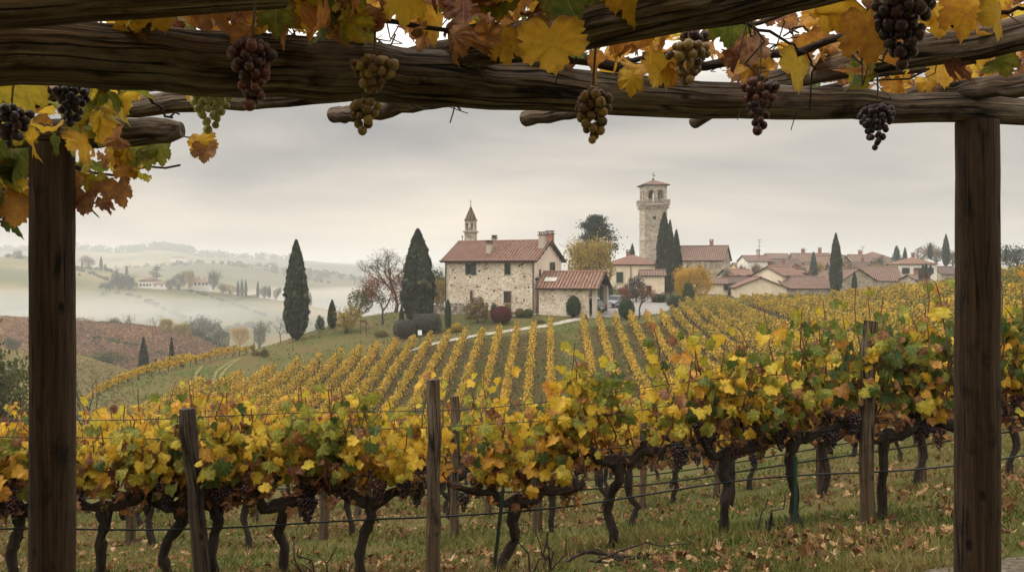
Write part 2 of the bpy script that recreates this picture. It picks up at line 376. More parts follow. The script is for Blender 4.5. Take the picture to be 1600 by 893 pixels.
def roof_mat(name, a, b, c_):
    m, t, p, o = new_mat(name)
    v = coords(t, 'luv', (1, 1, 1))
    br = t.nodes.new('ShaderNodeTexBrick'); br.offset = 0.0
    br.inputs['Scale'].default_value = 1.0; br.inputs['Brick Width'].default_value = 0.21; br.inputs['Row Height'].default_value = 0.38
    br.inputs['Mortar Size'].default_value = 0.018; br.inputs['Bias'].default_value = 0.1
    br.inputs['Color1'].default_value = (*a, 1); br.inputs['Color2'].default_value = (*b, 1); br.inputs['Mortar'].default_value = (a[0] * .3, a[1] * .3, a[2] * .3, 1)
    t.links.new(v, br.inputs['Vector'])
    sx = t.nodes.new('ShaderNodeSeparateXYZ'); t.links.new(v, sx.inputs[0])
    pan = mathn(t, 'LESS_THAN', mathn(t, 'FRACT', mathn(t, 'DIVIDE', sx.outputs['X'], 0.42)), 0.5)   # lower tiles darkened to add channel shade between pale cover tiles
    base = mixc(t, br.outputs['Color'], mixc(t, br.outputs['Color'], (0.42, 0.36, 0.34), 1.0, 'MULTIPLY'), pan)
    f = noise(t, coords(t, 'Object'), 0.8, 5)
    c = mixc(t, base, c_, mathn(t, 'MULTIPLY', mathn(t, 'SUBTRACT', f, 0.42), 2.6, True))
    g = noise(t, coords(t, 'Object'), 5.0, 3)
    c = mixc(t, c, mixc(t, c, (1.35, 1.2, 1.1), 1.0, 'MULTIPLY'), mathn(t, 'MULTIPLY', mathn(t, 'SUBTRACT', g, 0.5), 2.5, True))
    t.links.new(c, p.inputs['Base Color']); p.inputs['Roughness'].default_value = 0.9; p.inputs['Specular IOR Level'].default_value = 0.2
    return m
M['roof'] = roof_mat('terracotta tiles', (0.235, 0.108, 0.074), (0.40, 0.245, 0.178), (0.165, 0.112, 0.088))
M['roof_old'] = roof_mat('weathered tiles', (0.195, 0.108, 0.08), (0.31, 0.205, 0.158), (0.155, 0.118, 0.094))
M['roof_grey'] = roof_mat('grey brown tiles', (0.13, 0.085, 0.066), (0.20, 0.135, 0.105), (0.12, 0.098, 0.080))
M['shutter'] = simple('green shutter', [(0.3, (0.016, 0.030, 0.022)), (0.7, (0.028, 0.045, 0.033))], 4, 0.6)
M['brown_shutter'] = simple('brown shutter', [(0.3, (0.075, 0.026, 0.018)), (0.7, (0.115, 0.042, 0.028))], 4, 0.6)
M['pane'] = simple('window pane', (0.018, 0.02, 0.022), rough=0.08, spec=0.5)
M['sill'] = simple('stone sill', (0.42, 0.37, 0.30), rough=0.9)
M['dark_metal'] = simple('dark metal', (0.045, 0.035, 0.03), rough=0.5, metal=0.3)
M['pipe'] = simple('brown drainpipe', (0.10, 0.06, 0.045), rough=0.5)
M['timber'] = simple('dark timber', [(0.3, (0.045, 0.028, 0.018)), (0.7, (0.11, 0.07, 0.045))], 6, 0.85)
M['brick'] = simple('red brick', [(0.3, (0.24, 0.09, 0.06)), (0.7, (0.34, 0.16, 0.11))], 5, 0.9)
M['hole'] = simple('putlog hole', (0.015, 0.012, 0.01), rough=1.0)
M['rubber'] = simple('tyre', (0.014, 0.014, 0.014), rough=0.8)
M['car_dark'] = simple('dark grey car paint', (0.055, 0.058, 0.066), rough=0.25, spec=0.5)
M['car_grey'] = simple('grey car paint', (0.16, 0.165, 0.18), rough=0.25, spec=0.5)
M['car_white'] = simple('white car paint', (0.62, 0.62, 0.61), rough=0.25, spec=0.5)
M['rim'] = simple('wheel rim', (0.36, 0.36, 0.37), rough=0.3, metal=0.8)
M['lamp_red'] = simple('tail lamp', (0.25, 0.012, 0.01), rough=0.2)
M['lamp_clear'] = simple('head lamp', (0.62, 0.62, 0.60), rough=0.15)
M['plate'] = simple('number plate', (0.62, 0.62, 0.58), rough=0.5)
M['gravel_near'] = simple('brown gravel', [(0.3, (0.06, 0.044, 0.028)), (0.5, (0.115, 0.09, 0.062)), (0.7, (0.20, 0.17, 0.13))], 26, 1.0, detail=6, bmp=.8, bd=.02)
M['gravel_road'] = simple('pale gravel', [(0.3, (0.28, 0.24, 0.19)), (0.55, (0.38, 0.335, 0.27)), (0.75, (0.47, 0.42, 0.35))], 1.8, 0.95, detail=8)
M['asphalt'] = simple('asphalt drive', [(0.3, (0.20, 0.18, 0.165)), (0.7, (0.31, 0.285, 0.255))], 0.8, 0.95, detail=8)

# --- terrain materials
def ground_mat():
    m, t, p, o = new_mat('vineyard grass')
    v = coords(t)
    a = noise(t, v, 0.28, 6, 0.6); b = noise(t, v, 2.6, 6, 0.65); c2 = noise(t, v, 14.0, 5, 0.7)
    f = mathn(t, 'ADD', mathn(t, 'MULTIPLY', a, 0.45), mathn(t, 'ADD', mathn(t, 'MULTIPLY', b, 0.35), mathn(t, 'MULTIPLY', c2, 0.2)))
    c = ramp(t, [(0.34, (0.045, 0.062, 0.016)), (0.44, (0.075, 0.088, 0.022)), (0.51, (0.115, 0.105, 0.034)), (0.57, (0.135, 0.088, 0.040)), (0.68, (0.10, 0.058, 0.028))], f)
    t.links.new(c, p.inputs['Base Color']); p.inputs['Roughness'].default_value = 1.0; p.inputs['Specular IOR Level'].default_value = 0.1
    bump(t, p, mathn(t, 'ADD', b, mathn(t, 'MULTIPLY', c2, 0.6)), 0.7, 0.10)
    return m
M['ground'] = ground_mat()
def field_mat(name, cols, scale, stripes=None, stripe_col=None, sdir=(1, 0, 0), sscale=1.0, amt=0.5):
    m, t, p, o = new_mat(name)
    v = coords(t)
    f = noise(t, v, scale, 5, 0.5)
    c = ramp(t, cols, f)
    vo = t.nodes.new('ShaderNodeTexVoronoi'); vo.inputs['Scale'].default_value = scale * 1.3; t.links.new(coords(t, 'Object', (1, 0.6, 0.0)), vo.inputs['Vector'])
    s3 = t.nodes.new('ShaderNodeSeparateColor'); t.links.new(vo.outputs['Color'], s3.inputs[0])
    c = mixc(t, c, mixc(t, c, (0.70, 0.82, 0.62), 1.0, 'MULTIPLY'), s3.outputs[0])
    if stripe_col:
        w = t.nodes.new('ShaderNodeTexWave'); w.inputs['Scale'].default_value = sscale; w.inputs['Distortion'].default_value = 1.2; w.inputs['Detail'].default_value = 3; w.inputs['Detail Scale'].default_value = 1.5
        mpn = t.nodes.new('ShaderNodeMapping'); mpn.inputs['Rotation'].default_value = sdir
        t.links.new(v, mpn.inputs[0]); t.links.new(mpn.outputs[0], w.inputs['Vector'])
        c = mixc(t, c, stripe_col, mathn(t, 'MULTIPLY', w.outputs['Fac'], amt))
    t.links.new(c, p.inputs['Base Color']); p.inputs['Roughness'].default_value = 1.0; p.inputs['Specular IOR Level'].default_value = 0.1
    return m
M['hill_green'] = field_mat('green fields', [(0.3, (0.075, 0.078, 0.032)), (0.48, (0.14, 0.125, 0.055)), (0.56, (0.25, 0.19, 0.10)), (0.7, (0.32, 0.24, 0.14))], 0.008, 1, (0.08, 0.09, 0.045), (0, 0, R(20)), 0.09, 0.35)
M['hill_brown'] = field_mat('brown vineyard', [(0.3, (0.22, 0.13, 0.075)), (0.6, (0.30, 0.19, 0.105)), (0.8, (0.27, 0.21, 0.11))], 0.02, 1, (0.11, 0.055, 0.035), (0, 0, R(70)), 0.14, 0.75)
M['hill_pale'] = field_mat('pale stubble field', [(0.3, (0.25, 0.19, 0.085)), (0.6, (0.33, 0.25, 0.11)), (0.8, (0.22, 0.19, 0.08))], 0.03, 1, (0.15, 0.125, 0.05), (0, 0, R(-50)), 0.22, 0.6)
M['hill_far'] = field_mat('far fields', [(0.3, (0.06, 0.068, 0.036)), (0.5, (0.14, 0.12, 0.065)), (0.6, (0.26, 0.205, 0.12)), (0.7, (0.30, 0.24, 0.15))], 0.0035)
# ------------------------------------------------------------------ terrain surface: thin-plate spline through surveyed points
COLS = {
 -500: [(1.3,-1.6),(4,-1.9),(8,-3.0),(15,-4.6),(30,-8),(50,-12),(80,-18),(120,-27),(200,-42),(400,-52)],
 0:    [(1.3,-1.6),(3,-1.68),(4.2,-1.86),(6.6,-2.32),(9.5,-3.02),(12.4,-3.7),(20,-5.2),(35,-8.2),(50,-10.4),(65,-12.9),(85,-18),(120,-28),(200,-42),(400,-52)],
 120:  [(6.6,-2.31),(9.5,-2.98),(12.4,-3.6),(20,-5.1),(35,-8.2),(50,-10.5),(60,-11.4),(75,-12.0),(90,-14),(120,-26),(200,-42)],
 200:  [(50,-10.9),(60,-11.6),(72,-11.6),(84,-10.9),(92,-11.4),(105,-15),(130,-26)],
 330:  [(4,-1.75),(6.6,-2.30),(9.5,-2.94),(12.4,-3.5),(20,-5.0),(35,-8.2),(50,-10.8),(65,-11.5),(75,-11.2),(85,-10.4),(95,-9.6),(110,-12),(140,-26),(200,-40),(400,-52)],
 450:  [(50,-11.3),(65,-12),(75,-11.9),(85,-10.9),(95,-9.5),(106,-8.6),(116,-9.4),(150,-24),(200,-38)],
 560:  [(50,-11.5),(65,-12),(80,-11),(92,-9.2),(100,-8),(108,-7),(118,-6.4),(130,-8),(170,-25)],
 630:  [(100,-7.5),(108,-6.4),(118,-5.9),(128,-6.1),(145,-9),(180,-25)],
 700:  [(1.3,-1.6),(3.2,-1.66),(4.5,-1.95),(6.6,-2.24),(9.8,-2.88),(12.4,-3.4),(16,-4.1),(25,-6),(40,-9),(55,-11.2),(65,-11.6),(75,-10.4),(85,-9),(95,-7.6),(100,-7),(106,-5.9),(110,-5.2),(120,-5.1),(140,-5.5),(170,-9),(250,-25),(400,-45)],
 860:  [(55,-10.8),(65,-11),(75,-10),(85,-8.6),(100,-6.4),(106,-5.4),(115,-5.0),(135,-4.8),(200,-5),(400,-20)],
 1000: [(3,-1.6),(4.5,-1.7),(6.8,-2.12),(9.8,-2.8),(12.4,-3.3),(25,-5.6),(40,-8),(55,-9.8),(70,-9.8),(85,-8.2),(100,-6.2),(106,-5.6),(115,-5.1),(135,-4.8),(200,-4)],
 1200: [(6.9,-2.03),(9.8,-2.6),(25,-4.6),(40,-6.6),(60,-8),(80,-7.3),(100,-6.2),(120,-5.15),(128,-4.95),(150,-5.0),(200,-4.5),(300,-4),(500,-12)],
 1400: [(2,-1.6),(4.5,-1.62),(7,-1.98),(9.8,-2.4),(25,-4),(40,-5),(60,-5.7),(80,-5.15),(100,-3.95),(110,-3.4),(125,-3.8),(150,-4.5),(200,-4.5),(300,-4)],
 1600: [(1.3,-1.6),(4.8,-1.6),(7.2,-1.9),(9.8,-2.2),(25,-3.2),(40,-3.6),(60,-3.4),(80,-1.9),(90,-1.2),(105,-1.6),(130,-3.5),(200,-4),(400,-8)],
 2100: [(1.3,-1.55),(5,-1.5),(10,-1.8),(40,-2.5),(80,-.5),(100,.2),(150,-1),(200,-3),(400,-8)],
}
_pp = [(px, D, z) for px, l in COLS.items() for D, z in l]
_pp += [(px, D, z) for px in (-700, 0, 500, 900) for D, z in ((700, -55), (1500, -55), (4000, -55))]
_pp += [(px, D, z) for px in (1300, 2100) for D, z in ((700, -20), (1500, -50), (4000, -55))]
_pp = np.array(_pp, float)
def _uv(px, D): return np.c_[(np.asarray(px) - 800) / 260.0, 3.2 * np.log(np.asarray(D))]
def _k(a, b):
    r2 = ((a[:, None, :] - b[None]) ** 2).sum(-1)
    return 0.5 * r2 * np.log(r2 + 1e-12)
_C = _uv(_pp[:, 0], _pp[:, 1]); _n = len(_C)
_A = np.zeros((_n + 3, _n + 3)); _A[:_n, :_n] = _k(_C, _C) + 0.01 * np.eye(_n)
_A[:_n, _n:] = np.c_[np.ones(_n), _C]; _A[_n:, :_n] = _A[:_n, _n:].T
_w = np.linalg.solve(_A, np.r_[_pp[:, 2], 0, 0, 0])
def zt_pd(px, D):
    px = np.clip(np.atleast_1d(np.asarray(px, float)), -900, 2400); D = np.clip(np.atleast_1d(np.asarray(D, float)), 1.3, 5000)
    u = _uv(px, D); o = np.empty(len(u))
    for i in range(0, len(u), 4000):
        q = u[i:i + 4000]; o[i:i + 4000] = _k(q, _C) @ _w[:_n] + _w[_n] + q @ _w[_n + 1:]
    return o
def zt(X, Y):
    X = np.atleast_1d(np.asarray(X, float)); Y = np.atleast_1d(np.asarray(Y, float)); D = np.maximum(Y, 1.3)
    return zt_pd(CX + X / D * F, D)
def z1(X, Y): return float(zt(X, Y)[0])
def G(px, D):
    """ground point under photo column px at depth D"""
    X = (px - CX) / F * D
    return np.array((X, D, z1(X, D)))

def grid_faces(nu, nv):
    i = np.arange(nu - 1)[:, None] * nv + np.arange(nv - 1)[None]
    i = i.ravel(); return np.c_[i, i + nv, i + nv + 1, i + 1]
def vnoise(x, y, s, seed=0):
    """smooth value noise"""
    x = np.asarray(x) * s; y = np.asarray(y) * s
    xi = np.floor(x).astype(int); yi = np.floor(y).astype(int); fx = x - xi; fy = y - yi
    h = lambda a, b: (np.sin(a * 127.1 + b * 311.7 + seed * 74.7) * 43758.5453) % 1.0
    fx = fx * fx * (3 - 2 * fx); fy = fy * fy * (3 - 2 * fy)
    return (h(xi, yi) * (1 - fx) + h(xi + 1, yi) * fx) * (1 - fy) + (h(xi, yi + 1) * (1 - fx) + h(xi + 1, yi + 1) * fx) * fy

# one ground sheet, fine near the camera and coarse towards the horizon, plus an unseen slope behind the camera, steepened to block low sky
pxs = np.arange(-1400, 3001, 22.0)
Ds = np.exp(np.linspace(math.log(1.3), math.log(6500), 290))
gp, gd = np.meshgrid(pxs, Ds, indexing='ij')
gx = (gp - CX) / F * gd
gz = zt_pd(gp.ravel(), gd.ravel()).reshape(gp.shape)
def bumps(x, y):
    d = np.maximum(np.asarray(y), 1.3)
    f = np.clip((d - 3.5) / 2.5, 0, 1) * np.clip(1.4 - d / 90, 0.25, 1)
    return f * (0.10 * (vnoise(x, y, 1.1) - .5) + 0.05 * (vnoise(x, y, 3.1, 3) - .5))
gz = gz + bumps(gx, gd)
def zg(X, Y): return zt(X, Y) + bumps(X, Y)
m = MB(); m.add(np.c_[gx.ravel(), gd.ravel(), gz.ravel()], grid_faces(len(pxs), len(Ds)), smooth=True)
bx = np.linspace(-90, 90, 61); by = np.linspace(-70, 1.6, 30)
bX, bY = np.meshgrid(bx, by, indexing='ij')
bZ = np.where(bY < -4, (-bY - 4) * 0.55, 0) - 1.63
m.add(np.c_[bX.ravel(), bY.ravel(), bZ.ravel()], grid_faces(61, 30), smooth=True)
tag(m.build('ground', M['ground']), 'grassy hillside falling to a hollow and rising to the farm', kind='structure')

def drape(name, left, right, mat, lift=0.05, n=80, k=5, label=None):
    """a strip of road laid on the ground between two polylines given as (px, D)"""
    def res(l):
        l = np.asarray([((p - CX) / F * d, d) for p, d in l], float)
        s = np.r_[0, np.cumsum(np.linalg.norm(np.diff(l, axis=0), axis=1))]; t = np.linspace(0, s[-1], n)
        x = np.interp(t, s, l[:, 0]); y = np.interp(t, s, l[:, 1])
        kk = np.ones(7) / 7
        xs = np.convolve(np.pad(x, 3, 'edge'), kk, 'valid'); ys = np.convolve(np.pad(y, 3, 'edge'), kk, 'valid')
        return np.c_[xs, ys]
    a, b = res(left), res(right); tt = np.linspace(0, 1, k)
    pts = a[:, None, :] * (1 - tt)[None, :, None] + b[:, None, :] * tt[None, :, None]
    X = pts[..., 0].ravel(); Y = pts[..., 1].ravel()
    mm = MB(); mm.add(np.c_[X, Y, zg(X, Y) + lift], grid_faces(n, k), smooth=True)
    o = mm.build(name, mat); return tag(o, label, kind='structure')

drape('gravel_path', [(636, 92.5), (672, 94.6), (736, 96.6), (800, 98.4), (860, 101.0), (905, 104.5), (925, 108)],
      [(636, 91.5), (672, 93.4), (736, 95.3), (800, 97.1), (860, 99.6), (905, 102.6), (940, 105)], M['gravel_road'], 0.06, 90, 4)
drape('driveway', [(926, 107), (930, 110), (932, 114), (935, 120), (950, 128), (985, 136), (1000, 146)],
      [(938, 104.2), (975, 104.8), (1030, 108), (1046, 114), (1047, 122), (1048, 130), (1045, 146)], M['asphalt'], 0.07, 70, 12)
drape('garden_lane', [(926, 109.2), (900, 108.6), (860, 107.4), (800, 105.8), (770, 105.6)],
      [(926, 108.2), (900, 107.9), (860, 106.8), (800, 105.2), (770, 105.0)], M['gravel_road'], 0.06, 60, 3)
drape('gravel_ground', [(1180, 4.35), (1300, 4.6), (1380, 4.62), (1460, 4.86), (1500, 4.9), (1560, 5.05), (1620, 5.0), (1750, 5.2)], [(1180, 4.0), (1300, 3.4), (1500, 3.2), (1750, 3.2)], M['gravel_near'], 0.012, 70, 14)
for k, (p0, p1, p2) in enumerate((((330, 83), (336, 88), (368, 95)), ((338, 84), (350, 89), (374, 95.5)), ((305, 82), (303, 86), (315, 91)))):
    drape('dirt_track', [p0, p1, p2], [(p0[0] + 4, p0[1]), (p1[0] + 4, p1[1]), (p2[0] + 4, p2[1])], M['hill_pale'], 0.05, 40, 3)

# ------------------------------------------------------------------ far hills
def hill(name, crest, mat, label, front=0.62, back=1.35, floor=-56, rug=1.0, seed=1, fp=1.6, n=160):
    """crest = (px, py, D); the slope falls forward to front*D and back to back*D"""
    c = np.array([P(*q) for q in crest]); t = np.linspace(0, 1, n); s = np.linspace(0, 1, len(c))
    px = np.interp(t, s, [q[0] for q in crest]); D = np.interp(t, s, [q[2] for q in crest]); py = np.interp(t, s, [q[1] for q in crest])
    k = np.ones(9) / 9; py = np.convolve(np.pad(py, 4, 'edge'), k, 'valid')
    f = np.r_[np.linspace(front, 1.0, 26), np.linspace(1.0, back, 14)[1:]]
    D2 = D[:, None] * f[None]; X = (px[:, None] - CX) / F * D2
    zc = ((HY - py) / F * D)[:, None]
    h = np.where(f <= 1, ((f - front) / (1 - front)).clip(0, 1), ((back - f) / (back - 1)).clip(0, 1))[None]
    sh = np.where(f[None] <= 1, 1 - (1 - h) ** fp, 1 - (1 - h) ** 1.8)
    size = D.mean() / 700
    Z = floor + (zc - floor) * sh + rug * size * (3.2 * (vnoise(X, D2, 0.012 / size, seed) - .5) + 1.6 * (vnoise(X, D2, 0.03 / size, seed + 5) - .5)) * (h ** .5)
    mm = MB(); mm.add(np.c_[X.ravel(), D2.ravel(), Z.ravel()], grid_faces(n, len(f)), smooth=True)
    o = mm.build(name, mat); tag(o, label, kind='structure')
    return X, D2 + 0 * X, Z
H_PALE = hill('hill', [(-500, 520, 165), (-200, 532, 165), (0, 548, 168), (118, 557, 170), (190, 578, 172), (240, 602, 174), (300, 640, 176)], M['hill_pale'], 'pale stubble field on the lower slope', 0.72, 1.25, -45, 0.25, 2)
H_RUSSET = hill('hill', [(-500, 470, 300), (-200, 486, 300), (0, 496, 300), (118, 506, 300), (200, 510, 300), (260, 517, 300), (310, 528, 300), (350, 548, 300), (420, 580, 300)], M['hill_brown'], 'russet vineyard slope across the valley', 0.66, 1.3, -56, 0.5, 4)
H_SPUR = hill('hill', [(60, 455, 690), (150, 446, 690), (215, 449, 690), (250, 450, 690), (300, 452, 690), (350, 458, 690), (400, 465, 690), (460, 473, 690), (520, 486, 690), (590, 510, 690), (660, 545, 690)], M['hill_green'], 'green spur carrying two villas above the mist', 0.62, 1.3, -60, 0.8, 6)
H_GREEN = hill('hill', [(-500, 385, 860), (-200, 396, 860), (0, 402, 860), (60, 406, 860), (118, 414, 860), (160, 420, 860), (210, 428, 860), (260, 438, 860), (330, 455, 860), (430, 490, 860)], M['hill_green'], 'patchwork green hill under the mist', 0.6, 1.4, -60, 1.0, 8)
H_FAR = hill('hill', [(-300, 420, 1450), (100, 424, 1450), (250, 415, 1450), (330, 410, 1450), (400, 415, 1450), (470, 423, 1450), (560, 432, 1450), (640, 444, 1450), (760, 470, 1450)], M['hill_far'], 'hazy far fields', 0.6, 1.5, -60, 1.0, 10)
hill('hill', [(-500, 388, 2300), (0, 393, 2300), (60, 393, 2300), (118, 390, 2300), (200, 395, 2300), (240, 389, 2300), (275, 390, 2300), (310, 399, 2300), (350, 400, 2300), (420, 404, 2300), (520, 410, 2300), (650, 421, 2300), (760, 432, 2300)], M['hill_far'], 'wooded ridge fading into the haze', 0.6, 1.4, -60, 1.0, 12)
hill('hill', [(-900, 405, 4600), (0, 404, 4600), (300, 410, 4600), (600, 411, 4600), (900, 409, 4600), (1300, 411, 4600), (1900, 408, 4600), (2600, 405, 4600)], M['hill_far'], 'farthest plain and low ridge', 0.5, 1.2, -58, 0.6, 14)
# ------------------------------------------------------------------ leaves
def _leaf_outline():
    h = [(0.0, 1.0), (.05, .91), (.12, .90), (.15, .81), (.24, .79), (.22, .66), (.30, .68), (.38, .77), (.42, .71), (.50, .71), (.50, .61), (.58, .55),
         (.52, .48), (.57, .40), (.44, .335), (.55, .27), (.52, .19), (.56, .10), (.47, .06), (.45, -.04), (.35, -.05), (.27, -.13), (.17, -.12), (.07, -.04), (0.0, .06)]
    h = np.array(h); l = h[1:-1][::-1] * (-1, 1)
    return np.vstack([h, l])
_OUT = _leaf_outline()
def _leaf_template(detail):
    o = _OUT
    if detail == 1: o = _OUT[[0, 4, 5, 9, 11, 14, 17, 20, 22, 24, 26, 28, 31, 34, 37, 39, 43, 44]]
    c = np.array((0, .34)); n = len(o)
    if detail >= 2:
        ring = c + (o - c) * 0.5
        v = np.vstack([c, ring, o]); i = np.arange(n); j = (i + 1) % n
        return v, [np.c_[np.zeros(n, int), 1 + j, 1 + i], np.c_[1 + i, 1 + j, 1 + n + j, 1 + n + i]]
    v = np.vstack([c, o]); i = np.arange(n); j = (i + 1) % n
    return v, [np.c_[np.zeros(n, int), 1 + j, 1 + i]]
LEAF = {2: _leaf_template(2), 1: _leaf_template(1), 0: (np.array([(0, 1), (-.5, .45), (-.22, -.1), (.22, -.1), (.5, .45)]), [np.array([[0, 1, 2, 3, 4]])])}
def unit(a): return a / (np.linalg.norm(a, axis=-1, keepdims=True) + 1e-9)
def leaves(mb, pos, nrm, tip, size, rnd, detail=2, curl=1.0):
    pos = np.asarray(pos, float); n = len(pos)
    if not n: return
    nrm = unit(np.asarray(nrm, float)); tip = np.asarray(tip, float)
    tip = unit(tip - nrm * (tip * nrm).sum(1, keepdims=True)); side = np.cross(tip, nrm)
    lv, lf = LEAF[detail]
    x = lv[:, 0][None]; y = lv[:, 1][None]
    a = rng.uniform(-1.1, 1.6, (n, 1)) * curl; b = rng.uniform(-.3, 1.0, (n, 1)) * curl; c = rng.uniform(-.6, .6, (n, 1)) * curl
    ph = rng.uniform(0, 6.28, (n, 1))
    z = a * x ** 2 * .8 - b * (y - .2) ** 2 + c * x * y + .035 * curl * np.sin(rng.uniform(4, 10, (n, 1)) * np.arctan2(x, y - .3) + ph) * np.hypot(x, y - .3) * 2
    z = z + .22 * np.abs(x) * rng.uniform(0, 1, (n, 1)) * curl
    sx = rng.uniform(.85, 1.1, (n, 1))
    s = np.asarray(size, float).reshape(-1, 1, 1) * np.ones((n, 1, 1))
    V = pos[:, None] + s * ((x * sx)[..., None] * side[:, None] + (y + 0 * z)[..., None] * tip[:, None] + z[..., None] * nrm[:, None])
    k = len(lv); off = (np.arange(n) * k)
    A = np.stack([np.broadcast_to(x, (n, k)), np.broadcast_to(y, (n, k)), np.broadcast_to(np.asarray(rnd, float).reshape(-1, 1), (n, k))], -1)
    F_ = [(f[None] + off[:, None, None]).reshape(-1, f.shape[1]) for f in lf]
    mb.add(V.reshape(-1, 3), F_, A.reshape(-1, 3), smooth=(detail == 2))
def flakes(mb, pos, nrm, size, rnd, aspect=1.0):
    """small four-cornered leaf faces"""
    pos = np.asarray(pos, float); n = len(pos); nrm = unit(np.asarray(nrm, float))
    t = unit(np.cross(nrm, unit(rng.normal(size=(n, 3))))); b = np.cross(nrm, t)
    s = (np.asarray(size, float) * np.ones(n))[:, None] * .5
    V = np.stack([pos - t * s, pos - b * s * aspect * .8 + nrm * s * .15, pos + t * s, pos + b * s * aspect], 1)
    A = np.zeros((n, 4, 3)); A[..., 2] = np.asarray(rnd, float)[:, None]
    mb.add(V.reshape(-1, 3), np.arange(4 * n).reshape(n, 4), A.reshape(-1, 3))
def rdir(n): return unit(rng.normal(size=(n, 3)))
def wander(p, q, n=6, amp=.05):
    p, q = np.asarray(p, float), np.asarray(q, float); t = np.linspace(0, 1, n)[:, None]
    o = rng.normal(size=(n, 3)) * amp; o[0] = 0; o[-1] = 0
    return p + (q - p) * t + o

# ------------------------------------------------------------------ grape bunches
def _ico(sub):
    import bmesh
    b = bmesh.new(); bmesh.ops.create_icosphere(b, subdivisions=sub, radius=1.0)
    v = np.array([x.co[:] for x in b.verts]); f = np.array([[q.index for q in x.verts] for x in b.faces]); b.free(); return v, f
ICO = {1: _ico(1), 2: _ico(2)}
def bunch(mb, top, length, width, br, sub=2, shoulder=.25):
    """berries packed in a hanging cone below top"""
    pts = []
    tries = 0; want = int(2.2 * length * width * 1.5 / (br * br * 4) * .62) + 8
    while len(pts) < want and tries < 6000:
        tries += 1
        t = random.random() ** 1.1
        R_ = width * .5 * (min(1, t / .12) * (1 - .72 * max(0, t - shoulder) / (1 - shoulder))) - br * .6
        R_ = max(R_, br * .35)
        a = random.uniform(0, 2 * pi); r = R_ * math.sqrt(random.uniform(.3, 1))
        q = np.array((r * cos(a), r * sin(a), -t * (length - 2 * br) - br))
        if all(((q - w) ** 2).sum() > (1.62 * br) ** 2 for w in pts): pts.append(q)
    v, f = ICO[sub]; k = len(v)
    for q in pts:
        s = br * random.uniform(.70, 1.08)
        A = np.zeros((k, 3)); A[:, 2] = random.random() ** 1.2; A[:, :2] = 0
        mb.add(v * s * (1, 1, 1.06) + q + top, f, A, True)

